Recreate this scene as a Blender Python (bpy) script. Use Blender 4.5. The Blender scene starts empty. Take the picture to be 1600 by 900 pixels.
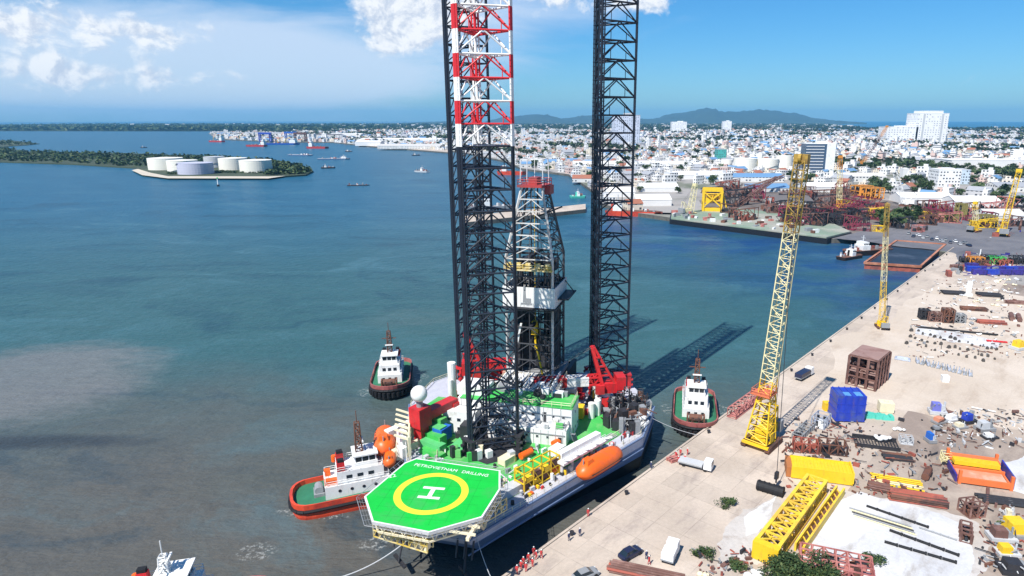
import bpy, bmesh, math, random
from mathutils import Vector, Matrix
R = math.radians
rnd = random.Random(7)
sc = bpy.context.scene
COL = sc.collection
# ------------------------------------------------------------------ camera
CAM_H, FPX, CX, CY = 75.0, 1000.0, 870.0, 450.0
PITCH = math.atan(263.0/FPX)
cam = bpy.data.cameras.new('camera'); camo = bpy.data.objects.new('camera', cam); COL.objects.link(camo)
camo.location = (0, 0, CAM_H); camo.rotation_euler = (math.pi/2-PITCH, 0, 0)
cam.sensor_width = 36; cam.lens = 36*FPX/1600; cam.shift_x = -(CX-800)/1600
cam.clip_start = 1; cam.clip_end = 80000
sc.camera = camo
# ------------------------------------------------------------------ sun, sky, exposure
SUN_EL, SUN_DIR = 53.0, (-.595, -.804)          # horizontal direction TOWARDS the sun
sun = bpy.data.lights.new('sun', 'SUN'); suno = bpy.data.objects.new('sun', sun); COL.objects.link(suno)
sun.energy = 5.0; sun.angle = R(.5); sun.color = (1, .955, .89)
e = R(SUN_EL)
tosun = Vector((SUN_DIR[0]*math.cos(e), SUN_DIR[1]*math.cos(e), math.sin(e)))
suno.rotation_euler = tosun.to_track_quat('Z', 'Y').to_euler(); suno.location = (0, 0, 300)
sc.view_settings.view_transform = 'Standard'; sc.view_settings.look = 'None'
sc.view_settings.exposure = 0.47; sc.view_settings.gamma = 1; sc.view_settings.use_curve_mapping = False
sc.cycles.use_denoising = True
sc.cycles.max_bounces = 6; sc.cycles.volume_bounces = 0; sc.cycles.transparent_max_bounces = 6
sc.cycles.caustics_reflective = False; sc.cycles.caustics_refractive = False

class NT:
    """small helper for node trees"""
    def __init__(s, tree): s.t = tree; s.n = tree.nodes; s.l = tree.links
    def node(s, typ, **kw):
        n = s.n.new(typ)
        for k, v in kw.items(): setattr(n, k, v)
        return n
    def put(s, sock, v):
        if isinstance(v, bpy.types.NodeSocket): s.l.new(v, sock)
        elif v is not None: sock.default_value = v
    def m(s, op, a, b=None, c=None, clamp=False):
        n = s.n.new('ShaderNodeMath'); n.operation = op; n.use_clamp = clamp
        for i, v in enumerate((a, b, c)):
            if v is not None: s.put(n.inputs[i], v)
        return n.outputs[0]
    def mix(s, f, a, b, typ='MIX'):
        n = s.n.new('ShaderNodeMix'); n.data_type = 'RGBA'; n.blend_type = typ
        s.put(n.inputs[0], f)
        for i, v in ((6, a), (7, b)):
            s.put(n.inputs[i], (v+(1,) if isinstance(v, tuple) and len(v) == 3 else v))
        return n.outputs[2]
    def noise(s, vec, scale, detail=4, rough=.55, dist=0):
        n = s.n.new('ShaderNodeTexNoise'); s.put(n.inputs['Vector'], vec)
        n.inputs['Scale'].default_value = scale; n.inputs['Detail'].default_value = detail
        n.inputs['Roughness'].default_value = rough; n.inputs['Distortion'].default_value = dist
        return n.outputs[0]
    def ss(s, x, lo, hi, a=0., b=1.):
        n = s.n.new('ShaderNodeMapRange'); n.interpolation_type = 'SMOOTHSTEP'; s.put(n.inputs[0], x)
        for i, v in enumerate((lo, hi, a, b)): n.inputs[i+1].default_value = v
        return n.outputs[0]
    def xyz(s, v):
        n = s.n.new('ShaderNodeSeparateXYZ'); s.l.new(v, n.inputs[0]); return n.outputs
    def comb(s, x, y, z):
        n = s.n.new('ShaderNodeCombineXYZ')
        for i, v in enumerate((x, y, z)): s.put(n.inputs[i], v)
        return n.outputs[0]

def azel(px, py):
    u, v = (px-CX)/FPX, (py-CY)/FPX
    d = Vector((u, math.cos(PITCH)-v*math.sin(PITCH), -math.sin(PITCH)-v*math.cos(PITCH))).normalized()
    return math.degrees(math.atan2(d.x, d.y)), math.degrees(math.asin(d.z))

world = bpy.data.worlds.new('World'); sc.world = world; world.use_nodes = True
def build_world():
    T = NT(world.node_tree); bg = world.node_tree.nodes['Background']
    sky = T.node('ShaderNodeTexSky', sky_type='NISHITA'); sky.sun_disc = False
    sky.sun_elevation = R(SUN_EL); sky.sun_rotation = math.atan2(SUN_DIR[0], SUN_DIR[1])
    sky.air_density = 1.0; sky.dust_density = .35; sky.ozone_density = 2.2; sky.altitude = 100
    tc = T.node('ShaderNodeTexCoord'); d = T.xyz(tc.outputs['Generated'])
    az = T.m('MULTIPLY', T.m('ARCTAN2', d[0], d[1]), 57.2958)
    el = T.m('MULTIPLY', T.m('ARCSINE', d[2]), 57.2958)
    vec = T.comb(az, T.m('MULTIPLY', el, 1.25), 0.)
    n1 = T.noise(vec, .40, 9, .62, .3)
    n1b = T.noise(T.comb(T.m('ADD', az, -.35), T.m('ADD', T.m('MULTIPLY', el, 1.25), .45), 0.), .40, 9, .62, .3)
    n2 = T.noise(T.comb(T.m('MULTIPLY', az, .55), T.m('MULTIPLY', el, 2.2), 7.), .16, 7, .62, .4)
    def blob(px, py, rx, ry, amp):
        a, b = azel(px, py); sx, sy = rx/17.0, ry/17.0
        q = T.m('ADD', T.m('POWER', T.m('ABSOLUTE', T.m('DIVIDE', T.m('SUBTRACT', az, a), sx)), 2.),
                T.m('POWER', T.m('ABSOLUTE', T.m('DIVIDE', T.m('SUBTRACT', el, b), sy)), 2.))
        return T.m('MULTIPLY', T.m('EXPONENT', T.m('MULTIPLY', q, -1.)), amp)
    def total(lst):
        r = blob(*lst[0])
        for q in lst[1:]: r = T.m('ADD', r, blob(*q))
        return r
    # heaped white clouds and thin veils, each where it stands in the sky
    heap = total([(645, -5, 75, 45, .62), (610, 62, 38, 28, .5), (690, 30, 55, 35, .36), (14, 42, 55, 38, .36), (145, 40, 60, 20, .28), (268, 60, 58, 22, .32),
                  (250, 122, 100, 17, .27), (90, 105, 70, 20, .18), (880, -12, 120, 32, .36), (1010, 5, 45, 16, .30), (60, 130, 130, 26, .14)])
    veil = total([(150, 92, 300, 66, 1.0), (400, 112, 250, 50, .66), (800, 5, 240, 46, .5), (560, 120, 120, 60, .22), (1400, 150, 500, 26, .10), (760, 60, 90, 55, .25)])
    dens = T.ss(T.m('ADD', n1, T.m('SUBTRACT', heap, .28)), .40, .66)
    lit = T.ss(T.m('ADD', T.m('SUBTRACT', n1, n1b), .02), -.10, .10)
    vd = T.m('MULTIPLY', T.ss(T.m('ADD', n2, veil), .62, 1.35), .72)
    # a little less white towards the horizon than the plain model: clear tropical air
    tint = T.mix(1., sky.outputs[0], T.mix(T.ss(el, 0., 10.), (.45, .76, 1.03), (.30, .75, 1.10)), 'MULTIPLY')
    ccol = T.mix(lit, (5.6, 6.2, 7.3), (9.0, 9.1, 9.2))
    c = T.mix(vd, tint, (6.7, 7.5, 8.8)); c = T.mix(T.m('MULTIPLY', dens, .93), c, ccol)
    T.l.new(c, bg.inputs[0]); bg.inputs[1].default_value = .085
build_world()

def W(px, py, z=3.0):
    """world point at height z seen at a place in the photograph"""
    u, v = (px-CX)/FPX, (py-CY)/FPX
    zz = -math.sin(PITCH)-v*math.cos(PITCH); t = (z-CAM_H)/zz
    return Vector((u*t, (math.cos(PITCH)-v*math.sin(PITCH))*t, z))
def P(x, y, z):
    dz = z-CAM_H; d = y*math.cos(PITCH)-dz*math.sin(PITCH); up = y*math.sin(PITCH)+dz*math.cos(PITCH)
    d = max(d, .1); return CX+FPX*x/d, CY-FPX*up/d
def ZAT(p, py):
    """height above point p that appears at picture row py"""
    v = (py-CY)/FPX; k = (-math.sin(PITCH)-v*math.cos(PITCH))/(math.cos(PITCH)-v*math.sin(PITCH))
    return CAM_H+k*p.y

# ------------------------------------------------------------------ materials
MATS = {}
def mat(name, col, rough=.6, metal=0., var=.18, scale=.6, col2=None, patch=(.45, .62), bump=0., spec=.4, streak=0.):
    if name in MATS: return MATS[name]
    m = bpy.data.materials.new(name); m.use_nodes = True; MATS[name] = m
    T = NT(m.node_tree); b = m.node_tree.nodes['Principled BSDF']
    tc = T.node('ShaderNodeTexCoord').outputs['Object']
    n = T.noise(tc, scale, 6, .6); f = T.noise(tc, scale*7, 3, .6)
    k = T.m('ADD', T.m('MULTIPLY', T.m('SUBTRACT', n, .5), 2*var), T.m('ADD', T.m('MULTIPLY', T.m('SUBTRACT', f, .5), var), 1.))
    base = col if col2 is None else T.mix(T.ss(T.noise(tc, scale*.45, 7, .65, .3), *patch), col, col2)
    c = T.mix(1., base, T.comb(k, k, k), 'MULTIPLY')
    if streak:                                     # rust runs and grime
        mp = T.node('ShaderNodeMapping'); T.l.new(tc, mp.inputs[0]); mp.inputs['Scale'].default_value = (1, 1, .16)
        sn_ = T.noise(mp.outputs[0], 1.3, 6, .7, .2); c = T.mix(T.m('MULTIPLY', T.ss(sn_, .56, .72), streak), c, (.20, .11, .065))
    T.put(b.inputs['Base Color'], c)
    b.inputs['Roughness'].default_value = rough; b.inputs['Metallic'].default_value = metal
    b.inputs['Specular IOR Level'].default_value = spec
    if bump:
        bp = T.node('ShaderNodeBump'); bp.inputs['Strength'].default_value = bump; bp.inputs['Distance'].default_value = .1
        T.l.new(f, bp.inputs['Height']); T.l.new(bp.outputs[0], b.inputs['Normal'])
    return m

white = mat('white_paint', (.76, .76, .74), .5, col2=(.58, .55, .50), patch=(.55, .72), scale=.4, streak=.45)
cream = mat('cream_paint', (.74, .66, .46), .5)
navy = mat('leg_dark_paint', (.012, .018, .032), .5, scale=.3, var=.3)
red = mat('red_paint', (.56, .02, .025), .42, var=.25, col2=(.38, .03, .03), scale=.8, streak=.3)
redleg = mat('red_leg_paint', (.62, .025, .035), .5, var=.15)
whiteleg = mat('white_leg_paint', (.80, .79, .77), .5, col2=(.5, .46, .42), patch=(.6, .75), scale=.8)
green = mat('deck_green', (.05, .42, .08), .6, col2=(.16, .42, .14), scale=.35, var=.22)
helig = mat('helideck_green', (.006, .47, .045), .6, col2=(.035, .42, .07), scale=.5, var=.16, patch=(.48, .66))
yellow = mat('yellow_paint', (.78, .50, .02), .5, col2=(.55, .30, .03), patch=(.6, .75), scale=.8, streak=.5)
ringy = mat('yellow_marking', (.72, .74, .04), .6, var=.08)
orange = mat('orange_shell', (.80, .13, .012), .4, var=.15, col2=(.66, .12, .03), scale=.5, streak=.3)
blue = mat('blue_paint', (.02, .05, .42), .4, var=.3, col2=(.05, .08, .30), streak=.35)
skyblue = mat('pale_blue_paint', (.10, .28, .60), .45)
hullblue = mat('hull_blue_grey', (.13, .19, .32), .5, col2=(.22, .24, .30), patch=(.55, .75), scale=.25)
hullblack = mat('hull_black', (.012, .013, .017), .45)
black = mat('black_rubber', (.012, .012, .014), .7)
dark = mat('dark_machinery', (.03, .03, .035), .55, var=.4, scale=1.5)
grey = mat('grey_steel', (.26, .27, .28), .5, var=.25)
lgrey = mat('light_grey_steel', (.50, .51, .52), .5, var=.2)
rust = mat('rusty_steel', (.16, .07, .045), .8, col2=(.06, .035, .03), scale=.7, var=.35)
rustred = mat('rust_red_steel', (.34, .09, .06), .7, col2=(.18, .06, .05), scale=.6, var=.3)
pink = mat('faded_red_paint', (.50, .20, .17), .65, col2=(.32, .10, .09), scale=.6)
teal = mat('teal_cover', (.08, .46, .36), .6, var=.25)
purple = mat('violet_blue_paint', (.05, .035, .26), .45, var=.4, col2=(.02, .02, .08))
glass = mat('dark_glass', (.015, .025, .035), .12, var=.1, spec=.6)
wood = mat('weathered_wood', (.20, .13, .08), .8, var=.3, scale=1.2)
skin = mat('skin', (.42, .24, .16), .6, var=.05)
coverall = mat('red_coverall', (.55, .05, .05), .8, var=.1)
navyc = mat('navy_coverall', (.03, .04, .10), .8, var=.1)
leafm = mat('leaf_green', (.045, .085, .028), .7, col2=(.028, .055, .02), scale=.35, var=.4)
leaf2 = mat('leaf_olive', (.09, .12, .035), .7, col2=(.05, .075, .025), scale=.4, var=.4)
bark = mat('bark', (.09, .065, .045), .9, var=.3)

# ------------------------------------------------------------------ mesh helpers
class MB:
    def __init__(s): s.v = []; s.f = []; s.mi = []
    def add(s, vs, fs, m=0):
        o = len(s.v); s.v += [tuple(v) for v in vs]
        for f in fs: s.f.append([i+o for i in f]); s.mi.append(m)
        return s
    def box(s, c, size, rz=0., m=0, top=None):
        """c = centre of the base"""
        hx, hy, h = size[0]/2, size[1]/2, size[2]; tx, ty = (hx, hy) if top is None else (hx*top, hy*top)
        ca, sa = math.cos(rz), math.sin(rz)
        vs = []
        for (x, y, z) in ((-hx, -hy, 0), (hx, -hy, 0), (hx, hy, 0), (-hx, hy, 0), (-tx, -ty, h), (tx, -ty, h), (tx, ty, h), (-tx, ty, h)):
            vs.append((c[0]+x*ca-y*sa, c[1]+x*sa+y*ca, c[2]+z))
        return s.add(vs, [(3, 2, 1, 0), (4, 5, 6, 7), (0, 1, 5, 4), (1, 2, 6, 5), (2, 3, 7, 6), (3, 0, 4, 7)], m)
    def tube(s, p, q, r, n=6, r2=None, m=0, cap=True, rot=0.):
        p, q = Vector(p), Vector(q); d = q-p
        if d.length < 1e-6: return s
        d.normalize(); a = d.orthogonal() if abs(d.z) > .99 else d.cross(Vector((0, 0, 1)))
        a.normalize(); b = d.cross(a); r2 = r if r2 is None else r2
        vs = []
        for (c, rr) in ((p, r), (q, r2)):
            for i in range(n):
                t = 2*math.pi*i/n+rot; vs.append(c+(a*math.cos(t)+b*math.sin(t))*rr)
        fs = [(i, (i+1) % n, n+(i+1) % n, n+i) for i in range(n)]
        if cap: fs += [tuple(range(n-1, -1, -1)), tuple(range(n, 2*n))]
        return s.add(vs, fs, m)
    def bar(s, p, q, w, m=0): return s.tube(p, q, w*.7071, 4, None, m, True, math.pi/4)
    def prism(s, poly, z0, z1, m=0, mt=None, mb=None, poly0=None):
        n = len(poly); poly0 = poly0 or poly
        vs = [(x, y, z0) for x, y in poly0]+[(x, y, z1) for x, y in poly]
        o = len(s.v); s.v += vs
        for i in range(n): s.f.append([o+i, o+(i+1) % n, o+n+(i+1) % n, o+n+i]); s.mi.append(m)
        s.f.append([o+i for i in range(n-1, -1, -1)]); s.mi.append(m if mb is None else mb)
        s.f.append([o+n+i for i in range(n)]); s.mi.append(m if mt is None else mt)
        return s
    def sheet(s, poly, z, m=0): return s.add([(x, y, z) for x, y in poly], [tuple(range(len(poly)))], m)
    def loft(s, rings, m=0, c0=True, c1=True, closed=True, ms=None):
        n = len(rings[0]); o = len(s.v)
        for r in rings: s.v += [tuple(v) for v in r]
        for k in range(len(rings)-1):
            for i in range(n if closed else n-1):
                a, b = o+k*n+i, o+k*n+(i+1) % n
                s.f.append([a, b, b+n, a+n]); s.mi.append(m if ms is None else ms[k])
        if c0: s.f.append([o+i for i in range(n-1, -1, -1)]); s.mi.append(m)
        if c1: s.f.append([o+(len(rings)-1)*n+i for i in range(n)]); s.mi.append(m if ms is None else ms[-1])
        return s
    def ball(s, c, r, n=12, k=8, sq=1., m=0):
        rings = []
        for j in range(1, k):
            t = math.pi*j/k-math.pi/2
            rings.append([(c[0]+r*math.cos(t)*math.cos(2*math.pi*i/n), c[1]+r*math.cos(t)*math.sin(2*math.pi*i/n), c[2]+r*sq*math.sin(t)) for i in range(n)])
        return s.loft(rings, m)
    def ring(s, c, r0, r1, n=48, m=0):
        vs = [(c[0]+r*math.cos(2*math.pi*i/n), c[1]+r*math.sin(2*math.pi*i/n), c[2]) for r in (r0, r1) for i in range(n)]
        return s.add(vs, [(i, n+i, n+(i+1) % n, (i+1) % n) for i in range(n)], m)
    def lattice(s, p, q, w0, w1, bays, rc, rb, m=0, mb=None, up=None, bands=None, sides=4, n=5):
        """square or triangular lattice column between two points: chords, rungs and diagonals"""
        p, q = Vector(p), Vector(q); d = (q-p).normalized(); mb = m if mb is None else mb
        u = Vector(up) if up else (Vector((1, 0, 0)) if abs(d.z) > .9 else Vector((0, 0, 1)))
        a = (u-d*u.dot(d)).normalized(); b = d.cross(a)
        def pt(i, k):
            t = k/bays; c = p.lerp(q, t); w = (w0+(w1-w0)*t); rr = w/1.4142 if sides == 4 else w/1.732
            g = 2*math.pi*i/sides+(math.pi/4 if sides == 4 else 0); return c+(a*math.cos(g)+b*math.sin(g))*rr
        for k in range(bays):
            mm = m if bands is None else bands(k)
            for i in range(sides):
                s.tube(pt(i, k), pt(i, k+1), rc, n, None, mm, False)
                j = (i+1) % sides
                s.tube(pt(i, k), pt(j, k), rb, 4, None, mb if bands is None else mm, False)
                e, f = (i, j) if k % 2 else (j, i)
                s.tube(pt(e, k), pt(f, k+1), rb, 4, None, mb if bands is None else mm, False)
        for i in range(sides): s.tube(pt(i, bays), pt((i+1) % sides, bays), rb, 4, None, mb if bands is None else bands(bays-1), False)
        return s
    def rail(s, pts, h=1.1, r=.04, m=0, close=False, post=2.0):
        pts = [Vector(p) for p in pts]; seg = list(zip(pts, pts[1:]+pts[:1] if close else pts[1:]))
        for a, b in seg:
            n = max(1, int((b-a).length/post))
            for k in (1., .55): s.tube(a+Vector((0, 0, h*k)), b+Vector((0, 0, h*k)), r, 4, None, m, False)
            for i in range(n+1):
                c = a.lerp(b, i/n); s.tube(c, c+Vector((0, 0, h)), r, 4, None, m, False)
        return s
    def build(s, name, mats, parent=None, loc=None, rz=0., smooth=False):
        me = bpy.data.meshes.new(name); me.from_pydata(s.v, [], s.f)
        if not isinstance(mats, (list, tuple)): mats = [mats]
        for m in mats: me.materials.append(m)
        me.polygons.foreach_set('material_index', s.mi)
        if smooth: me.polygons.foreach_set('use_smooth', [True]*len(me.polygons))
        me.update(); o = bpy.data.objects.new(name, me); COL.objects.link(o)
        if parent: o.parent = parent
        if loc is not None: o.location = loc
        o.rotation_euler.z = rz
        return o

def tag(o, label=None, cat=None, group=None, kind=None):
    for k, v in (('label', label), ('category', cat), ('group', group), ('kind', kind)):
        if v: o[k] = v
    return o
def thing(name, label, cat, loc=(0, 0, 0), rz=0., group=None):
    o = bpy.data.objects.new(name, None); COL.objects.link(o); o.location = loc; o.rotation_euler.z = rz
    return tag(o, label, cat, group)
KIDS = {}
def dup(root, loc, rz=0., label=None, group=None, scale=None):
    def cp(o, par):
        c = o.copy(); COL.objects.link(c)
        if par: c.parent = par
        for ch in o.children: cp(ch, c)
        return c
    r = cp(root, None); r.location = loc; r.rotation_euler.z = rz
    if scale: r.scale = scale if isinstance(scale, tuple) else (scale,)*3
    if label: r['label'] = label
    if group: r['group'] = group
    return r
def text(body, size, name, m, parent, loc, rot, depth=.01, align='CENTER'):
    cu = bpy.data.curves.new(name, 'FONT'); cu.body = body; cu.size = size; cu.align_x = align; cu.align_y = 'CENTER'; cu.extrude = depth
    tmp = bpy.data.objects.new(name+'_src', cu); COL.objects.link(tmp)
    dg = bpy.context.evaluated_depsgraph_get(); me = bpy.data.meshes.new_from_object(tmp.evaluated_get(dg))
    bpy.data.objects.remove(tmp); me.name = name; me.materials.clear(); me.materials.append(m)
    o = bpy.data.objects.new(name, me); COL.objects.link(o); o.parent = parent; o.location = loc; o.rotation_euler = rot
    return o
def off(poly, d):
    """inset a convex polygon towards its centroid by a factor"""
    cx = sum(p[0] for p in poly)/len(poly); cy = sum(p[1] for p in poly)/len(poly)
    return [(cx+(x-cx)*d, cy+(y-cy)*d) for x, y in poly]
QA, QB = W(800, 895), W(1480, 395)                    # the edge of the quay
QD = (QB-QA).normalized(); QN = Vector((QD.y, -QD.x, 0)); QANG = math.atan2(QD.y, QD.x)
# ------------------------------------------------------------------ setting: water, land, far shore, hills, air
def water_mat():
    m = bpy.data.materials.new('harbour_water'); m.use_nodes = True
    T = NT(m.node_tree); b = m.node_tree.nodes['Principled BSDF']
    pos = T.node('ShaderNodeNewGeometry').outputs['Position']; x, y, z = T.xyz(pos)
    big = T.noise(pos, .006, 6, .6, .8); mid = T.noise(T.comb(T.m('MULTIPLY', x, .6), y, 0.), .03, 6, .65, .6)
    fine = T.noise(T.comb(T.m('MULTIPLY', x, .35), y, 0.), .35, 4, .65)
    yy = T.m('ADD', y, T.m('ADD', T.m('MULTIPLY', T.m('SUBTRACT', big, .5), 150.), T.m('MULTIPLY', T.m('SUBTRACT', mid, .5), 60.)))
    mud, tealw, bluew, deep = (.094, .092, .082), (.036, .098, .104), (.016, .090, .152), (.008, .045, .15)
    c = T.mix(T.ss(yy, 95., 215.), mud, tealw)
    c = T.mix(T.ss(yy, 210., 620.), c, bluew)
    # clearer deep basin in the lee of the quay
    bx = T.m('MULTIPLY', T.ss(T.m('ADD', T.m('MULTIPLY', x, .75), T.m('MULTIPLY', y, .35)), 125., 215.), T.m('SUBTRACT', 1., T.ss(y, 420., 520.)))
    bx = T.m('MULTIPLY', bx, T.ss(T.m('ADD', T.m('MULTIPLY', mid, .6), T.m('MULTIPLY', big, .4)), .36, .60, .15, 1.)); c = T.mix(bx, c, deep)
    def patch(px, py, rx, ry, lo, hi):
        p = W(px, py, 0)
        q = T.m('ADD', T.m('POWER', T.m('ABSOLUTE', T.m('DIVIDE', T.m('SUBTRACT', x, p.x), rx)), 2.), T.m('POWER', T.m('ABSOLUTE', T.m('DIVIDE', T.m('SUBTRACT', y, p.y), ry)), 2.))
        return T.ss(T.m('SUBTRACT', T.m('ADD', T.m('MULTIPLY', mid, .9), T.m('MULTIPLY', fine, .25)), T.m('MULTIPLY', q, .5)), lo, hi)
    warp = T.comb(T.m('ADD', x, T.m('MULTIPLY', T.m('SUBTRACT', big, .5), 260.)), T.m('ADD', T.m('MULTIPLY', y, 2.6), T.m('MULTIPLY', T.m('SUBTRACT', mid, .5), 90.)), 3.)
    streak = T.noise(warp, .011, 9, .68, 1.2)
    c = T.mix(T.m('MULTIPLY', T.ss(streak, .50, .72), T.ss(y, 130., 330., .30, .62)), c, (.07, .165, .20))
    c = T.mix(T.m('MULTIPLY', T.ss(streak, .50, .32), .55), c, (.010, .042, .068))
    c = T.mix(T.m('MULTIPLY', patch(20, 600, 50, 40, .12, .48), .72), c, (.168, .163, .158))     # pale cloud reflection painted into the water colour
    c = T.mix(T.m('MULTIPLY', patch(45, 690, 44, 6, .26, .60), .7), c, (.030, .034, .040))    # cloud shadow below it, painted as a dark band
    c = T.mix(T.m('MULTIPLY', patch(640, 500, 40, 30, .3, .7), .5), c, (.085, .115, .108))     # silt stirred up by the tugs
    c = T.mix(T.m('MULTIPLY', patch(480, 720, 45, 25, .3, .7), .4), c, (.085, .085, .07))
    for px, py, rx, ry in ((400, 862, 5, 4), (455, 800, 5, 2.2), (575, 612, 4, 5), (655, 590, 4, 5), (1045, 640, 3.5, 5), (1128, 640, 3.5, 5), (500, 806, 9, 1.6), (585, 850, 4, 3)):
        f_ = T.m('MULTIPLY', patch(px, py, rx, ry, .30, .48), T.ss(T.noise(pos, 1.1, 6, .75), .50, .62)); c = T.mix(T.m('MULTIPLY', f_, .6), c, (.42, .43, .41))
    k = T.m('ADD', .58, T.m('ADD', T.m('MULTIPLY', fine, .42), T.m('MULTIPLY', T.noise(pos, .9, 4, .7), .42)))
    c = T.mix(1., c, T.comb(k, k, k), 'MULTIPLY')
    T.put(b.inputs['Base Color'], c); b.inputs['Roughness'].default_value = .30; b.inputs['IOR'].default_value = 1.33
    b.inputs['Specular IOR Level'].default_value = .2
    w = T.m('ADD', T.m('MULTIPLY', T.noise(T.comb(T.m('MULTIPLY', x, .45), y, 0.), .9, 5, .6, .3), .6), T.m('MULTIPLY', T.noise(pos, .22, 3, .5), .9))
    bp = T.node('ShaderNodeBump'); bp.inputs['Strength'].default_value = .8; bp.inputs['Distance'].default_value = .7
    T.l.new(w, bp.inputs['Height']); T.l.new(bp.outputs[0], b.inputs['Normal'])
    return m
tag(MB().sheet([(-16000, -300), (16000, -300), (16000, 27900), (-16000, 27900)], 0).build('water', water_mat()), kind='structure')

def ground_mat(name, a, b, c, s1, s2, w1=(.4, .62), w2=(.5, .7), streak=True, rough=.85, slab=0.):
    m = bpy.data.materials.new(name); m.use_nodes = True
    T = NT(m.node_tree); bs = m.node_tree.nodes['Principled BSDF']
    pos = T.node('ShaderNodeNewGeometry').outputs['Position']; x, y, z = T.xyz(pos)
    u = T.m('ADD', T.m('MULTIPLY', x, QD.x), T.m('MULTIPLY', y, QD.y)); v = T.m('ADD', T.m('MULTIPLY', x, QN.x), T.m('MULTIPLY', y, QN.y))
    q = T.comb(T.m('MULTIPLY', u, .35), v, 0.) if streak else pos
    n1 = T.noise(pos, s1, 8, .62, .5); n2 = T.noise(q, s2, 8, .68, .2); n3 = T.noise(pos, 1.6, 5, .7)
    k = T.mix(T.ss(n1, *w1), a, b); k = T.mix(T.m('MULTIPLY', T.ss(n2, *w2), .8), k, c)
    g = T.m('ADD', .80, T.m('MULTIPLY', n3, .40)); k = T.mix(1., k, T.comb(g, g, g), 'MULTIPLY')
    if slab:
        fu = T.m('FRACT', T.m('DIVIDE', u, slab)); fv = T.m('FRACT', T.m('DIVIDE', v, slab))
        wn = T.node('ShaderNodeTexWhiteNoise'); T.l.new(T.comb(T.m('FLOOR', T.m('DIVIDE', u, slab)), T.m('FLOOR', T.m('DIVIDE', v, slab)), 0.), wn.inputs[0])
        tone = T.m('ADD', .93, T.m('MULTIPLY', wn.outputs[0], .14)); k = T.mix(1., k, T.comb(tone, tone, tone), 'MULTIPLY')
        j = T.m('MAXIMUM', T.m('LESS_THAN', fu, .022), T.m('LESS_THAN', fv, .022)); k = T.mix(T.m('MULTIPLY', j, T.ss(n2, .35, .6, .05, .42)), k, (.18, .15, .13))
    # wheel ruts, oil spots and damp stains
    rut = T.noise(T.comb(T.m('MULTIPLY', u, .03), v, 9.), .9, 5, .7, .15); k = T.mix(T.m('MULTIPLY', T.ss(rut, .60, .72), .35), k, c)
    oil = T.noise(pos, .33, 5, .6, .6); k = T.mix(T.m('MULTIPLY', T.ss(oil, .68, .76), .55), k, (.10, .085, .075))
    T.put(bs.inputs['Base Color'], k); bs.inputs['Roughness'].default_value = rough; bs.inputs['Specular IOR Level'].default_value = .25
    return m
conc = ground_mat('quay_concrete', (.43, .36, .295), (.52, .44, .365), (.33, .275, .24), .03, .22, slab=6.)
yardm = ground_mat('yard_dirt', (.27, .215, .18), (.40, .33, .27), (.17, .14, .12), .05, .18)
whitem = ground_mat('white_hardstanding', (.50, .50, .51), (.60, .595, .59), (.33, .30, .27), .07, .20, (.35, .6), (.50, .70))
townm = ground_mat('town_ground', (.33, .31, .29), (.13, .145, .10), (.22, .20, .18), .006, .02, (.45, .6), (.5, .7), False)
asph = ground_mat('grey_asphalt', (.13, .13, .145), (.17, .165, .175), (.09, .09, .10), .03, .08)
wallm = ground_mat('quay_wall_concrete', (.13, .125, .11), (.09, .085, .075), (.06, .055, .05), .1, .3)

def lift(lst, z=3.0): return [tuple(W(px, py, z)[:2]) for px, py in lst]
back = [tuple((QA-QD*s)[:2]) for s in (260, 60)]
shore = back+[tuple(QA[:2]), tuple(QB[:2])]+lift([(1440, 386), (1345, 372), (1292, 373), (1160, 352), (1048, 340), (992, 332), (940, 318), (930, 300), (888, 272), (815, 263), (792, 252), (720, 237), (640, 231), (560, 226), (520, 222), (430, 221), (340, 217), (326, 208)])
far = [(-1500, 4300), (-1200, 9500), (4000, 9500), (2900, 6500), (2350, 5050), (4500, 4600), (7000, 4500), (5200, 3200), (2600, 1500), (600, -100), (200, -260)]
land_poly = shore+far
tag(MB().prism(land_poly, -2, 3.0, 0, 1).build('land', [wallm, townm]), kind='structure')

def strip(dist0, dist1, s0, s1): return [tuple((QA+QD*s+QN*d)[:2]) for s, d in ((s0, dist0), (s1, dist0), (s1, dist1), (s0, dist1))]
L = (QB-QA).length
tag(MB().prism(strip(-.05, 34, -58, L+25), 2.9, 3.03, 0).build('quay_apron', conc), kind='structure')
tag(MB().sheet(strip(34, 210, -58, L-60), 3.012).build('yard_ground', yardm), kind='structure')
def ragged(poly, amp, seed, it=4):
    g = random.Random(seed)
    for _ in range(it):
        out = []
        for i, p in enumerate(poly):
            q = poly[(i+1) % len(poly)]; d = math.hypot(q[0]-p[0], q[1]-p[1]); t = g.uniform(-amp, amp)*d
            out += [p, ((p[0]+q[0])/2-(q[1]-p[1])/max(d, .01)*t, (p[1]+q[1])/2+(q[0]-p[0])/max(d, .01)*t)]
        poly = out
    return poly
def patchsheet(name, pix, z, m, amp=.09): return tag(MB().sheet(ragged(lift(pix, z), amp, int(pix[0][0])), z).build(name, m), kind='structure')
patchsheet('pale_yard_ground', [(1235, 648), (1405, 480), (1470, 440), (1760, 500), (1760, 690), (1560, 668), (1420, 642), (1330, 622)], 3.036,
           ground_mat('packed_sand', (.50, .42, .34), (.56, .48, .40), (.40, .32, .25), .04, .14))
dustm = ground_mat('white_dust', (.45, .41, .37), (.52, .49, .46), (.36, .31, .27), .08, .3, streak=False)
patchsheet('dusty_ground', [(1320, 764), (1430, 782), (1530, 818), (1545, 885), (1500, 945), (1150, 945), (1200, 890), (1262, 800)], 3.036, dustm, .14)
patchsheet('dusty_ground', [(1120, 850), (1160, 795), (1215, 760), (1225, 790), (1190, 880), (1130, 895)], 3.0365, dustm, .16)
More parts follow.
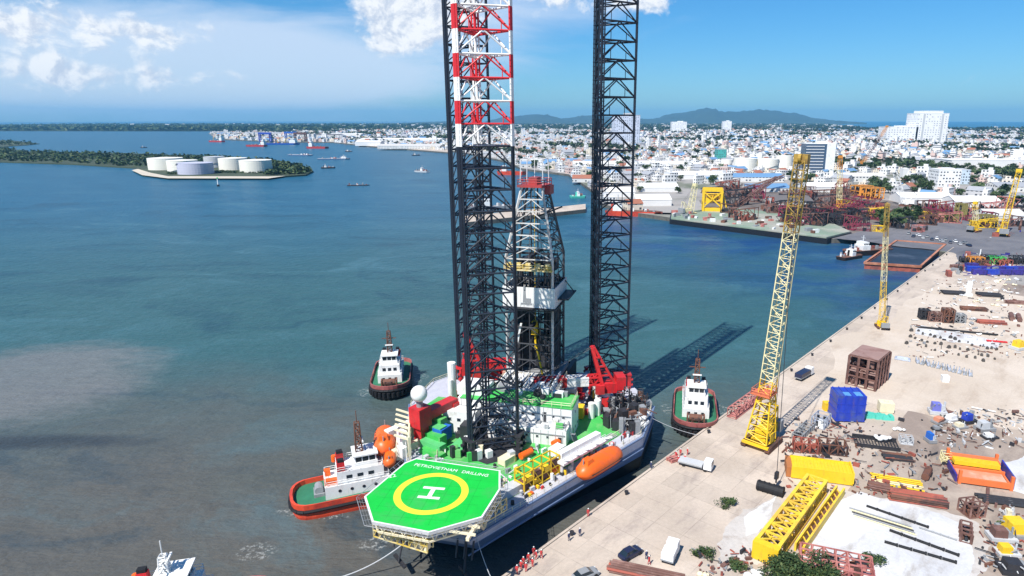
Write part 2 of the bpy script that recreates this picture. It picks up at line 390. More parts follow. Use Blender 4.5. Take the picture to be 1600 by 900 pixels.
patchsheet('white_slab', [(1345, 768), (1420, 788), (1512, 822), (1522, 880), (1490, 935), (1190, 935), (1225, 880), (1290, 790)], 3.040, whitem)
patchsheet('white_slab', [(1556, 728), (1600, 712), (1760, 745), (1760, 800), (1600, 772), (1540, 752)], 3.040, whitem)
patchsheet('white_slab', [(1162, 808), (1190, 788), (1216, 772), (1206, 800), (1184, 832), (1166, 838)], 3.044, whitem, .05)
patchsheet('white_slab', [(1430, 522), (1440, 508), (1560, 533), (1556, 545)], 3.046, whitem)
patchsheet('service_road', [(1490, 395), (1300, 372), (1440, 348), (1760, 330), (1760, 430), (1560, 405), (1500, 420), (1470, 425)], 3.034, asph)
yg = ground_mat('shipyard_dirt', (.13, .11, .10), (.20, .17, .15), (.07, .06, .058), .03, .1, streak=False)
patchsheet('shipyard_ground', [(1120, 338), (1290, 352), (1330, 374), (1440, 352), (1620, 348), (1620, 322), (1420, 318), (1280, 300), (1130, 290), (1095, 318)], 3.028, yg)

# far mangrove shore, breakwater, tank island, mud banks
forest = mat('mangrove_ground', (.05, .065, .035), .9, scale=.02, var=.4)
sand = mat('pale_shore_sand', (.52, .46, .37), .9, scale=.1)
tag(MB().prism([(-9000, 4650), (-1700, 4350), (-1350, 4480), (-1100, 9500), (-9000, 12500)], -2, 1.5).build('far_shore', forest), kind='structure')
def fan(x): return x
isl = lift([(-120, 251), (0, 254), (120, 258), (215, 264), (225, 276), (260, 279), (420, 279), (478, 275), (490, 269), (470, 262), (415, 252), (330, 246), (210, 241), (60, 238), (-120, 237)], 0)
tag(MB().prism(isl, -1, 2.0).build('island', forest), kind='structure')
tag(MB().prism(lift([(206, 266), (222, 273.5), (262, 278.6), (420, 278.8), (446, 275), (420, 275.8), (262, 275.4), (235, 270), (215, 264)], 2), 1.9, 2.2).build('island_apron', sand), kind='structure')
for k, q in enumerate(([(-80, 232), (-10, 231), (45, 227), (62, 225), (20, 220), (-80, 218)], [(-60, 240.5), (20, 238), (35, 236), (0, 233.5), (-60, 233)])):
    tag(MB().prism(lift(q, 0), -1, 1.2).build('mud_bank', forest), kind='structure')
bw = MB(); a = lift([(726, 348), (790, 341), (915, 327), (915, 319), (785, 332), (726, 338)], 3)
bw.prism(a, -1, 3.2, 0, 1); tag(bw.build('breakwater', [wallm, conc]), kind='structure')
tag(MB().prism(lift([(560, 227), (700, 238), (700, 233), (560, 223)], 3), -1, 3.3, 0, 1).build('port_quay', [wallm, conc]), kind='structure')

# hills far across the town
def hills():
    b = MB(); D = 13500; prof = [(640, 187), (720, 184), (770, 186), (800, 178), (845, 174), (880, 181), (910, 176), (960, 178), (1010, 181), (1050, 172), (1090, 167), (1130, 171), (1170, 168), (1215, 173), (1250, 180), (1290, 184), (1330, 187)]
    r2 = random.Random(3); n = 150; rows = []
    def hgt(px):
        for (x0, y0), (x1, y1) in zip(prof, prof[1:]):
            if x0 <= px <= x1:
                t = (px-x0)/(x1-x0); t = t*t*(3-2*t); return (187.5-(y0+(y1-y0)*t))*D/1000*.97
        return 0
    ns = [r2.uniform(-1, 1) for _ in range(400)]
    def nz(i, j): return ns[(i*7+j*31) % 400]
    for j in range(13):
        t = j/12; k = math.sin(math.pi*min(1, t*1.0))**.8 if t < .5 else math.cos(math.pi*(t-.5))**.8 if t < 1 else 0
        row = []
        for i in range(n+1):
            px = 640+690*i/n; d = D+(t-.5)*3800; h = hgt(px+ (t-.5)*60) if 640 <= px+(t-.5)*60 <= 1330 else 0
            row.append(((px-CX)/1000*d*1.02, d, max(-2, h*k*(1+.13*nz(i//3, j)+.07*nz(i, j+5)))))
        rows.append(row)
    b.loft(rows, 0, False, False, False)
    return b.build('hills', mat('hill_forest', (.03, .05, .035), .9, scale=.004, var=.5), smooth=True)
tag(hills(), kind='structure')
# the coast this side of the hills
tag(MB().prism([(-1100, 9600), (4000, 9600), (5400, 12200), (-1500, 12200)], -2, 2).build('far_coast', forest), kind='structure')

hz = MB().box((0, 13000, -1.5), (31000, 26800, 425))
def haze_mat():
    m = bpy.data.materials.new('sea_haze'); m.use_nodes = True; n = m.node_tree.nodes; n.clear()
    o = n.new('ShaderNodeOutputMaterial'); v = n.new('ShaderNodeVolumePrincipled')
    v.inputs['Color'].default_value = (.22, .62, 1.0, 1); v.inputs['Density'].default_value = 5.2e-5; v.inputs['Anisotropy'].default_value = 0.
    m.node_tree.links.new(v.outputs[0], o.inputs['Volume']); return m
tag(hz.build('haze', haze_mat()), kind='stuff')
# ------------------------------------------------------------------ the jack-up drilling rig (local frame: x to the bow, y to the quay side)
RO = Vector((-7.27, 146.5, 0)); RA = R(-103.8)
rig = thing('drilling_rig', 'blue grey jack-up rig with three tall lattice legs and a green helideck, beside the quay', 'drilling rig', RO, RA)
def RW(x, y, z=0): return RO+Matrix.Rotation(RA, 3, 'Z') @ Vector((x, y, z))
HULL = [(55.5, 6), (13, 30), (-3, 31), (-20, 21), (-20, -19), (-4, -27.5), (10, -27), (55.5, -6)]
HULLB = [(45, 5), (12, 29.4), (-3, 30.5), (-19.5, 20.5), (-19.5, -18.5), (-4, -27), (10, -26.5), (45, -5)]
HULLM = [(51.5, 6), (13, 29.9), (-3, 30.9), (-20, 20.9), (-20, -18.9), (-4, -27.4), (10, -26.9), (51.5, -6)]
HULLU = [(53.8, 6), (13, 30), (-3, 31), (-20, 21), (-20, -19), (-4, -27.5), (10, -27), (53.8, -6)]
h = MB(); h.prism(HULLM, -1, 3.6, 1, None, None, HULLB); h.prism(HULLU, 3.6, 6.0, 0, None, None, HULLM); h.prism(HULL, 6.0, 8.0, 3, 2, None, HULLU)
hull = h.build('hull', [hullblue, hullblack, mat('deck_edge_grey', (.46, .47, .53), .6, var=.25), mat('hull_lilac_grey', (.52, .53, .62), .5, col2=(.38, .40, .48), patch=(.5, .7), scale=.3, streak=.5)], rig)
b = MB()
for p, q in ((HULL[0], HULL[1]), (HULL[1], HULL[2]), (HULL[6], HULL[7])):       # rubbing strakes and gunwale
    p, q = Vector(p), Vector(q); n = Vector((q-p).to_tuple()); 
    b.bar((p.x, p.y, 8.05), (q.x, q.y, 8.05), .35); b.bar((p.x*.999, p.y*1.003, 5.2), (q.x*.999, q.y*1.003, 5.2), .22)
b.build('gunwale', hullblue, hull)
rl = MB(); rl.rail([(x*.99, y*.98, 8) for x, y in HULL[:3]], 1.1, .05); rl.rail([(x*.99, y*.98, 8) for x, y in HULL[4:]], 1.1, .05)
rl.build('deck_railing', cream, rig)
# painted main deck
d = MB(); d.sheet([(46, 7), (36, 12.6), (22, 20.6), (13, 25.2), (4, 26), (4, -22), (12, -23.5), (30, -14), (46, -7)], 8.06)
d.build('main_deck', green, rig)
# legs
LEGS = [(24.6, -.6, 90), (-11.8, 17.3, 108), (-12.3, -18.5, 96)]
BAY, CR, CS = 4.0, .30, 9.9
z_band = ZAT(RW(24.6, 3), 228)
def leg(x, y, rot, painted, label):
    lg = thing('leg', None, None, (x, y, 0), R(rot)); lg.parent = rig; lg['label'] = label
    ch = [Vector((CS/1.732*math.cos(2*math.pi*i/3), CS/1.732*math.sin(2*math.pi*i/3), 0)) for i in range(3)]
    z0, nb = -4., 32; off_ = (z_band-z0) % BAY if painted else 0; z0 += off_
    br = MB()
    def pm(k):
        z = z0+k*BAY
        if not painted or z < z_band-.1: return 0
        return 1 if int(round((z-z_band)/BAY)) % 2 == 0 else 2
    for i in range(3):
        c = MB(); p = ch[i]; q = ch[(i+1) % 3]; rad = p.normalized()
        for k in range(nb):
            a = Vector((0, 0, z0+k*BAY)); e = Vector((0, 0, z0+(k+1)*BAY)); m = pm(k)
            c.tube(p+a, p+e, CR, 8, None, m, False)
            t = Vector((-rad.y, rad.x, 0)) * .62                       # the two toothed racks of the chord
            for s in (1, -1): c.tube(p+t*s+a, p+t*s+e, .20, 4, None, m, False)
            for j in range(4):
                zz = Vector((0, 0, z0+(k+j/4)*BAY)); c.tube(p-t*1.35+zz, p+t*1.35+zz, .09, 4, None, m, False)
        c.build('chord', [navy, whiteleg, redleg], lg)
        for k in range(nb):
            a = Vector((0, 0, z0+k*BAY)); e = Vector((0, 0, z0+(k+1)*BAY)); m = pm(k); mid = (p+q)/2
            m2 = pm(k-1) if k and painted and z0+k*BAY < z_band+.1 else m
            br.tube(p+a, q+a, .20, 6, None, m2, False)
            br.tube(p+a, mid+e, .15, 6, None, m, False); br.tube(q+a, mid+e, .15, 6, None, m, False)
            br.tube((p+mid)/2+a+(e-a)*.5, (p+mid)/2+a, .10, 4, None, m, False)
            br.tube(mid+a, ((q+ch[(i+2) % 3])/2)+a, .13, 5, None, m, False)
    br.build('bracing', [navy, whiteleg, redleg], lg)
    return lg
leg(*LEGS[0], True, 'bow leg, its upper half banded red and white'); leg(*LEGS[1], False, 'dark leg nearest the quay'); leg(*LEGS[2], False, 'dark leg behind the banded one')
# jack frames round each leg
for (x, y, rot) in LEGS:
    j = MB()
    for i in range(3):
        g = R(rot)+2*math.pi*i/3; cx, cy = x+6.2*math.cos(g), y+6.2*math.sin(g)
        for s in (-1, 1):
            px, py = cx-1.25*s*math.sin(g), cy+1.25*s*math.cos(g)
            j.box((px, py, 8.1), (.8, .7, 3.4), g)
            for zz in (9, 10.4): j.tube((px, py, zz), (px+.9*math.cos(g), py+.9*math.sin(g), zz), .38, 8)
        j.box((cx, cy, 11.5), (1.1, 3.4, .4), g)
    for i in range(3):
        g, g2 = R(rot)+2*math.pi*i/3, R(rot)+2*math.pi*(i+1)/3
        j.bar((x+6.2*math.cos(g), y+6.2*math.sin(g), 11.4), (x+6.2*math.cos(g2), y+6.2*math.sin(g2), 11.4), .3)
    j.build('jack_frame', dark if x > 0 else red, rig)
w = MB(); g = [(24.6+7.5*math.cos(t), -.6+7.5*math.sin(t)) for t in [2*math.pi*i/6+.2 for i in range(6)]]
w.prism(g, 8.07, 8.14); w.box((22.5, -6.4, 8.1), (3.2, 3.2, 3.6)); w.build('leg_well', dark, rig)

# helideck
HZ = 17.0
def RL(px, py, z):
    return Matrix.Rotation(-RA, 3, 'Z') @ (W(px, py, z)-RO)
hp = [tuple(RL(px, py, HZ)[:2]) for px, py in ((569, 776), (581, 815), (670, 832), (754, 808), (782, 764), (782, 735), (650, 716), (632, 723))]
hp = hp[::-1] if sum(a[0]*b[1]-a[1]*b[0] for a, b in zip(hp, hp[1:]+hp[:1])) < 0 else hp
hd = thing('helideck', None, None); hd.parent = rig
MB().prism(hp, HZ-.5, HZ, 0, 1).build('deck_plate', [lgrey, helig], hd)
ed = MB(); q = off(hp, .972)
for i in range(len(hp)):
    k = (i+1) % len(hp); ed.add([(*hp[i], HZ+.012), (*hp[k], HZ+.012), (*q[k], HZ+.012), (*q[i], HZ+.012)], [(0, 1, 2, 3)])
ed.build('edge_line', white, hd)
hc = RL(674, 770, HZ); rr = .5*(RL(617, 772, HZ)-RL(733, 772, HZ)).length
MB().ring((hc.x, hc.y, HZ+.014), rr-1.15, rr, 64).build('aiming_circle', ringy, hd)
ha = -RA-R(8)                                     # the letter lies across the deck
ux, uy = Vector((math.cos(ha), math.sin(ha), 0)), Vector((-math.sin(ha), math.cos(ha), 0))
hm = MB()
for (a, b_, c, e_) in ((0, 1.35, 3.6, .62), (0, -1.35, 3.6, .62), (0, 0, .75, 2.1)):
    p = hc+ux*a+uy*b_; hm.box((p.x, p.y, HZ+.010), (c, e_, .012), ha)
hm.build('letter_h', white, hd)
pl_ = MB()                                        # welded panel seams and tie-down points
for k in range(-4, 5):
    for dx, dy, lx, ly in ((k*2.3, 0, .05, 13), (0, k*2.3, 13, .05)):
        p = hc+ux*dx+uy*dy; L2 = (max(0, 81-(k*2.3)**2))**.5*1.9; pl_.box((p.x, p.y, HZ+.002), (lx if lx < 1 else L2, ly if ly < 1 else L2, .004), ha)
pl_.build('panel_seam', mat('seam_dark_green', (.004, .30, .03), .7), hd)
pa, pb = RL(651, 720, HZ), RL(770, 738, HZ); dirv = (pb-pa); ang = math.atan2(dirv.y, dirv.x); inn = Vector((-dirv.y, dirv.x, 0)).normalized()
if (hc-pa).dot(inn) < 0: inn = -inn
m1 = pa.lerp(pb, .30)+inn*1.25; m2 = pa.lerp(pb, .81)+inn*1.25
text('PETROVIETNAM', 1.12, 'lettering', white, hd, (m1.x, m1.y, HZ+.02), (0, 0, ang))
text('DRILLING', 1.12, 'lettering', white, hd, (m2.x, m2.y, HZ+.02), (0, 0, ang))
m3 = RL(613, 744, HZ); text('22', 1.3, 'lettering', white, hd, (m3.x, m3.y, HZ+.02), (0, 0, ang+R(40)))
# safety net frame round the deck
sn = MB(); o1 = off(hp, 1.11)
for i in range(len(hp)):
    k = (i+1) % len(hp); a, b2 = Vector((*hp[i], HZ-.35)), Vector((*hp[k], HZ-.35)); c, d2 = Vector((*o1[i], HZ-.05)), Vector((*o1[k], HZ-.05))
    sn.tube(c, d2, .05, 4); n = max(2, int((b2-a).length/1.1))
    for t in range(n+1): sn.tube(a.lerp(b2, t/n), c.lerp(d2, t/n), .035, 4)
    for t in (.35, .7): sn.tube(a.lerp(c, t), b2.lerp(d2, t), .02, 4)
sn.build('safety_net', grey, hd)
st = MB(); c0 = Vector((56.5, .6, 0))
lo = [(44, 7), (52, 7.5), (54, 2), (54, -2), (52, -5), (44, -5)]
for i, p in enumerate(hp):
    a = Vector((p[0], p[1], HZ-.6)); a = a.lerp(Vector((c0.x, c0.y, HZ-.6)), .08)
    f = min(lo, key=lambda s: (Vector(s)-Vector(p)).length); st.tube((f[0], f[1], 8), a, .22, 6)
    b2 = Vector((*hp[(i+1) % len(hp)], HZ-.6)).lerp(Vector((c0.x, c0.y, HZ-.6)), .08)
    st.bar(a, b2, .5); st.bar(a-Vector((0, 0, 1.6)), b2-Vector((0, 0, 1.6)), .25)
    n = 5
    for k in range(n): st.tube(a.lerp(b2, k/n), a.lerp(b2, (k+.5)/n)-Vector((0, 0, 1.6)), .10, 4); st.tube(a.lerp(b2, (k+1)/n), a.lerp(b2, (k+.5)/n)-Vector((0, 0, 1.6)), .10, 4)
for k in range(9): st.bar((49+k*1.9, -3, HZ-.9), (49+k*1.9, 11, HZ-.9), .3)
for s in (-2, 4, 10): st.bar((48, s, HZ-1.3), (65, s, HZ-1.3), .5)
st.build('support_truss', cream, hd)
# walkways, foam monitors and ladders hung below the deck edge
gl = random.Random(5)
for (p0, p1) in ((RL(584, 838, 12.5), RL(668, 864, 12.5)), (RL(755, 818, 11.0), RL(792, 796, 11.0))):
    fr = MB()
    dd = p1-p0; n = int(dd.length/1.1); sd = Vector((-dd.y, dd.x, 0)).normalized()
    for s in (0, 1.5):
        for hh in (0, 1.1, 2.2): fr.bar(p0+sd*s+Vector((0, 0, hh)), p1+sd*s+Vector((0, 0, hh)), .16)
        for k in range(n+1):
            c = p0.lerp(p1, k/n)+sd*s; fr.bar(c, c+Vector((0, 0, 2.3)), .14)
            if k < n: fr.bar(c, p0.lerp(p1, (k+1)/n)+sd*s+Vector((0, 0, 2.3)), .10)
    for k in range(n):
        c = p0.lerp(p1, (k+.5)/n)+sd*.75; fr.box(c, (gl.uniform(.3, .9), gl.uniform(.4, 1.2), gl.uniform(.3, 1.7)), math.atan2(dd.y, dd.x), gl.choice((0, 1, 1, 2, 3)))
    fr.build('access_platform', [mat('dull_yellow_paint', (.58, .42, .08), .6, col2=(.66, .58, .36), patch=(.4, .6), scale=1.5), cream, rust, dark], hd)
for s in (5.6, -5.6):
    a1 = MB()
    a1.tube((55, s, 7.2), (57.2, s*1.05, 3.0), .18, 6); a1.bar((56.2, s*1.05-1.2, 3.6), (57.2, s*1.05+1.2, 2.2), .5)
    for t in (-1.4, 0, 1.4): a1.bar((55.2, s+t, 8), (56.4, s+t, 5.2), .28)
    a1.build('anchor', dark, rig)

# accommodation
q = MB(); q.box((14.6, 2.2, 8.06), (7.0, 26, 7.2)); q.box((19.6, 6.0, 8.06), (3.4, 17.5, 3.5)); q.box((19.4, -9.3, 8.06), (4.0, 7.5, 5.4)); q.box((14, -8, 15.2), (5, 7, 2.2))
qu = q.build('accommodation', white, rig)
rf = MB(); rf.box((14.6, 2.6, 15.26), (7.3, 25.6, .14)); rf.build('roof', green, qu)
MB().rail([(18.0, -2, 15.4), (18.0, 15.0, 15.4), (11.2, 15.0, 15.4)], 1.1, .05).build('roof_railing', cream, qu)
wl = MB()                                         # ledges, cable trays and downpipes on the walls
for y in [-10+k*1.9 for k in range(13)]: wl.bar((18.2, y, 11.6), (18.2, y, 15.2), .10)
for z in (11.65, 13.5): wl.bar((18.2, -10.5, z), (18.2, 15, z), .16, 1)
for y in [-2+k*1.6 for k in range(11)]: wl.bar((21.36, y, 8.1), (21.36, y, 11.5), .09)
wl.bar((21.4, -2.5, 10.6), (21.4, 14.5, 10.6), .18, 1); wl.rail([(21.2, -2.6, 11.56), (21.2, 14.6, 11.56), (18.3, 14.6, 11.56)], 1.1, .06, 1)
for k in range(9): wl.box((18.6+k*.32, 16.2, 8.1+k*.38), (.34, 1.0, .1), 0, 1)
wl.bar((18.4, 15.7, 8.2), (21.4, 15.7, 11.6), .12, 1); wl.bar((18.4, 16.7, 8.2), (21.4, 16.7, 11.6), .12, 1)
wl.build('wall_pipes', [lgrey, grey], qu)
def window(x, y, z, wy, wz, rz=0, m=None, name='window'):
    b = MB(); b.box((0, 0, 0), (.10, wy, wz), 0, 0); b.box((.02, 0, .08), (.12, wy-.16, wz-.16), 0, 1); b.build(name, [lgrey, m or glass], qu, (x, y, z), rz)
for k in range(9): window(18.13, -4.6+k*2.25, 12.9, .7, .6)
for k in range(6): window(21.33, -.8+k*2.3, 9.6, .6, .6)
for k in range(2): window(12.4+k*2.2, 15.23, 12.9, .6, .6, math.pi/2); window(12.4+k*2.2, 15.23, 9.4, .6, .6, math.pi/2)
for k in range(3): window(21.43, -11.5+k*2.2, 11.2, .9, .8); window(21.43, -11.5+k*2.2, 9.1, .9, .8)
window(21.33, 13.4, 8.2, .9, 2.0, 0, dark, 'door'); window(16.6, 15.23, 8.2, .9, 2.0, math.pi/2, grey, 'door'); window(18.13, 9.2, 11.7, .9, 2.4, 0, dark, 'door')
gr = random.Random(11)
for k in range(10): MB().box((11.6+gr.random()*2.6, -3+gr.random()*16.5, 15.42), (gr.uniform(.8, 2.0), gr.uniform(.8, 2.4), gr.uniform(.5, 1.4))).build('roof_vent', gr.choice((white, grey, dark)), qu)
for k in range(12): MB().box((19.6+gr.uniform(-1.2, 1.2), -2+gr.random()*16, 11.58), (gr.uniform(.5, 1.4), gr.uniform(.5, 1.6), gr.uniform(.4, 1.3))).build('roof_vent', gr.choice((white, lgrey, grey, dark, green)), qu)
# green stair tower and cream lifeboat davits on the far side
s = MB()
for k in range(5): s.box((31-k*2.0, -11.3-k*.75, 8.08), (2.0, 5.6, .9+k*.95), R(-20), k % 2)
s.build('stepped_deckhouse', [green, mat('deck_green_pale', (.10, .46, .16), .6)], rig)
s = MB(); s.box((25.4, -6.8, 8.08), (6.5, 3.4, .6), R(-8)); s.build('hatch_cover', mat('deck_green_pale', (.10, .46, .16), .6), rig)
s = MB()
for k in range(6):
    x, y = 34-k*2.2, -14.9-k*1.05
    s.bar((x, y, 8), (x, y, 13.2-.3*k % 2), .45); s.bar((x, y, 12.6), (x-.4, y-3.4, 13.0), .35)
    if k: s.bar((x, y, 12.9), (x+2.2, y+1.05, 12.9), .35); s.bar((x, y, 10.4), (x+2.2, y+1.05, 10.4), .3)
s.box((27.5, -20.2, 8.6), (7.0, 1.6, 3.4), R(-26), 1); s.box((30, -16.7, 8.05), (9, 1.2, 1.6), R(-26))
for k in range(4): s.box((33.4-k*1.7, -16.9-k*.8, 8.3+(k % 2)*.4), (1.3, 2.0, 2.2+(k*7 % 3)*.8), R(-26), 1); s.box((32.8-k*1.7, -18.0-k*.8, 8.6), (.9, .5, 1.2), R(-26), 2)
s.rail([(34.5, -17.6, 8.1), (27, -21.2, 8.1)], 2.4, .09, 0); s.rail([(34.5, -15.4, 8.1), (27, -19, 8.1)], 3.6, .09, 1)
s.build('boat_davit', [cream, white, dark], rig)
# red deckhouse with the white radome
s = MB(); s.box((27.0, -15.6, 12.2), (3.4, 3.2, 4.4), R(-20)); s.box((22.2, -13.6, 13.2), (9.5, 2.4, 1.9), R(-22)); s.box((18.6, -11.6, 8.1), (1.8, 1.9, 6.2), R(-20)); s.box((27.0, -15.6, 8.1), (2.2, 2.2, 4.2), R(-20))
for k in range(5): s.bar((26-k*1.9, -14.6+k*.72, 8.1), (26-k*1.9, -14.6+k*.72, 13.2), .3)
s.build('crane_pedestal_house', red, rig)
s = MB(); s.tube((27, -15.6, 16.6), (27, -15.6, 18.2), .7, 10); s.build('radome_mast', grey, rig)
s = MB(); s.ball((27, -15.6, 19.5), 1.75, 20, 14); s.build('radome', white, rig, smooth=True)
s = MB(); s.tube((10, -15.5, 8), (10, -15.5, 20), 1.0, 12); s.tube((11.8, -15.2, 8), (11.8, -15.2, 16.5), .6, 10); s.build('exhaust_stack', white, rig)
# deck machinery, bulk tanks and pipe runs, each piece where it stands
gq = random.Random(21)
for k in range(7): x, y = 6.5-k*1.9, 17+gq.random()*2; MB().tube((x, y, 8.1), (x, y, 11.8), .8, 10).build('bulk_tank', white, rig)
mm = MB()
for k in range(150):
    x, y = gq.uniform(-4, 12.5), gq.uniform(20.5, 29.5); c = (x, y, 8.06)
    t = gq.random()
    if t < .4: mm.box(c, (gq.uniform(.6, 2.2), gq.uniform(.6, 2.), gq.uniform(.6, 3.8)), gq.random(), gq.choice((0, 0, 0, 1, 2)))
    elif t < .7: mm.tube(c, (x+gq.uniform(-1.2, 1.2), y+gq.uniform(-1, 1), 8+gq.uniform(1.0, 4.6)), gq.uniform(.07, .22), 6, None, gq.choice((0, 0, 1, 2)))
    else: mm.tube((x, y, 8.5+gq.random()*3), (x+gq.uniform(-3, 3), y+gq.uniform(-3, 3), 8.5+gq.random()*3.5), .14, 5, None, gq.choice((0, 1, 2)))
for k in range(5): mm.lattice((1-k*.9+4, 22+k*1.5, 8), (1-k*.9+4, 22+k*1.5, 13+k % 3), 1.4, 1.2, 4, .10, .07, 0)
mm.build('mud_pumps', [dark, grey, rust], rig)
# clutter on the open deck
for k in range(72):
    t = gq.random(); x = gq.uniform(22, 46); y0 = 6+(55.5-x)*.565
    y = gq.uniform(5.5, y0-2.4) if t < .75 else gq.uniform(-y0*.8+2, -6.5)
    sz = (gq.uniform(.3, 1.3), gq.uniform(.3, .9), gq.uniform(.3, 1.2)); k2 = gq.choice((0, 0, 1, 1, 2, 3, 4))
    fm = (white, lgrey, grey, yellow, rust, dark)[k2]
    if gq.random() < .6: MB().box((x, y, 8.07), sz, R(-30)).build('deck_locker', fm, rig)
    else: MB().tube((x, y, 8.4), (x+gq.uniform(-3, 3), y+gq.uniform(-2, 2), 8.4+gq.uniform(0, .8)), .13, 6).build('deck_pipe', fm, rig)
for k in range(46):
    x = gq.uniform(-16, 7); y = gq.uniform(-18, -6) if k % 2 else gq.uniform(10, 20)
    MB().box((x, y, 8.02), (gq.uniform(.8, 3), gq.uniform(.8, 2.6), gq.uniform(.8, 3.6))).build('deck_unit', gq.choice((white, lgrey, grey, red, yellow, dark, dark)), rig)
for x0, y0 in ((44, 6), (33, 10)): MB().tube((x0, y0, 8.3), (x0-16, y0+8.6, 8.3), .12, 6).build('deck_pipe', grey, rig)
for k in range(26):                                   # gear crowded round the foot of the bow leg
    a = gq.uniform(0, 6.28); rr_ = gq.uniform(4.2, 9.5); x, y = 24.6+rr_*math.cos(a), -.6+rr_*math.sin(a)
    if x > 33: continue
    MB().box((x, y, 8.15), (gq.uniform(.5, 1.8), gq.uniform(.4, 1.4), gq.uniform(.5, 2.6)), gq.random()).build('jacking_gear', gq.choice((white, lgrey, grey, cream, dark, dark, green)), rig)
# yellow hose rack at the quay side
s = MB()
for k in range(5):
    x, y = 40.3-k*2.1, 11.2+k*1.15
    for dx, dy in ((0, 0), (-1.3, -2.2)): s.bar((x+dx, y+dy, 8), (x+dx, y+dy, 12.2), .22)
    s.bar((x, y, 12.1), (x-1.3, y-2.2, 12.1), .2); s.bar((x, y, 10), (x-1.3, y-2.2, 10), .2)
    if k:
        for z in (8.4, 10.1, 12.1): s.bar((x, y, z), (x+2.1, y-1.15, z), .2); s.bar((x-1.3, y-2.2, z), (x+.8, y-3.35, z), .2)
        s.bar((x, y, 8.2), (x+2.1, y-1.15, 12), .14); s.box((x+.5, y-1.6, 8.2), (1.6, 1.9, gq.uniform(1, 3)), R(-29), k % 2); s.box((x+.6, y-1.0, 10.3), (1.5, 1.3, gq.uniform(.5, 1.6)), R(-29), (k+1) % 2)
s.build('hose_rack', [yellow, rust], rig)
s = MB(); s.box((41.5, 8.2, 8.1), (6.5, 2.2, 1.6), R(-30)); s.build('pale_walkway_housing', lgrey, rig)
# white lifeboat platform
s = MB(); ea = math.atan2(24, -42.5)
s.box((26.8, 19.3, 10.6), (13.5, 2.5, .5), ea); s.box((26.2, 18.6, 11.1), (12, 1.4, 1.2), ea)
for k in range(5):
    t = -6+k*3; c = Vector((26.8, 19.3))+Vector((math.cos(ea), math.sin(ea)))*t; s.bar((c.x, c.y, 8), (c.x, c.y, 10.7), .4); s.bar((c.x, c.y, 11), (c.x+1.1, c.y+2.4, 12.4), .35)
s.rail([(32.9, 16.7, 11.1), (21.5, 23.1, 11.1)], 1.1, .05); s.build('lifeboat_platform', white, rig)
for i in range(6):
    s = MB(); s.tube((9.8-i*.4, 28.5+(i % 3)*.9-.9, 8.6+(i//3)*1.4), (7.2-i*.4, 29.3+(i % 3)*.9-.9, 8.6+(i//3)*1.4), .6, 10)
    s.build('float', white, rig)

# cantilever, drill floor, derrick
cv = MB()
for y in (-2.5, 8.5): cv.box((-2, y, 8.06), (27, 1.1, 5.6), 0, 0)
for k in range(8): cv.bar((9-k*3.2, -2.5, 9.5), (9-k*3.2, 8.5, 9.5), .5, 0); cv.bar((9-k*3.2, -2.5, 13.4), (9-k*3.2, 8.5, 13.4), .5, 0)
cv.box((6.2, 3, 15.2), (10.5, 14.6, .4), 0, 1)
for y in (-3.8, 9.8): cv.box((6.2, y, 13.0), (10.2, .4, 2.2), 0, 1)
cv.box((10.9, 3, 13.4), (.3, 13.6, 1.7), 0, 1); cv.build('cantilever', [dark, lgrey], rig)
pr = MB()
for k in range(30): pr.tube((10.9, -3.2+k*.42, 15.85+(k % 3)*.3), (3.2, -3.2+k*.42, 15.85+(k % 3)*.3), .16, 6, None, 1 if k % 5 == 2 else 0)
for k in range(9): pr.box((10.6-k*.85, -3.9+(k*5 % 13), 15.6), (.9, 1.3, 1.2), 0, k % 2)
for y in (-3.1, 9.1): pr.bar((10.8, y, 17.3), (2.8, y, 17.3), .25); pr.bar((10.8, y, 15.8), (2.8, y, 15.8), .25)
for k in range(5): pr.bar((10.6-k*1.9, -3.1, 17.3), (10.6-k*1.9, -3.1, 15.6), .2); pr.bar((10.6-k*1.9, 9.1, 17.3), (10.6-k*1.9, 9.1, 15.6), .2)
pr.build('pipe_rack', [white, dark], rig)
DX, DY, DZ = -3.0, 1.5, 15.3
de = thing('derrick', None, None, (DX, DY, 0)); de.parent = rig
fl = MB(); fl.box((0, 0, 14.1), (13.5, 13.5, 1.0)); fl.build('drill_floor', grey, de)
dfr = MB(); TZ = ZAT(RW(DX, DY), 291); BZ = ZAT(RW(DX, DY), 398)
def lev(z): return 5.6 if z <= BZ else 5.6+(2.45-5.6)*(z-BZ)/(TZ-BZ)
zs = [DZ+(BZ-DZ)*i/7 for i in range(8)]+[BZ+(TZ-BZ)*i/6 for i in range(1, 7)]
cs = [(1, 1), (1, -1), (-1, -1), (-1, 1)]
for z0, z1 in zip(zs, zs[1:]):
    a, c = lev(z0), lev(z1)
    for i in range(4):
        (x, y), (u, v) = cs[i], cs[(i+1) % 4]
        fm = 0 if i == 0 and z0 > BZ-8 else 1  # front lighter, other faces darker: sun and shade put into the colours
        dfr.bar((x*a, y*a, z0), (x*c, y*c, z1), .42, 0 if i in (0, 1) else 1)
        dfr.bar((x*c, y*c, z1), (u*c, v*c, z1), .24, fm)
        mid = Vector(((x+u)/2*c, (y+v)/2*c, z1))
        dfr.bar((x*a, y*a, z0), mid, .18, fm if z0 > BZ-1 else 1); dfr.bar((u*a, v*a, z0), mid, .18, fm); 
        mb_ = Vector(((x+u)/2*a, (y+v)/2*a, z0)); dfr.bar(mb_, mid, .14, 1)
        m3_ = (Vector((x*a, y*a, z0))+Vector((x*c, y*c, z1)))/2; dfr.bar(m3_, (Vector((x*a, y*a, z0))+mid)/2, .12, 1)
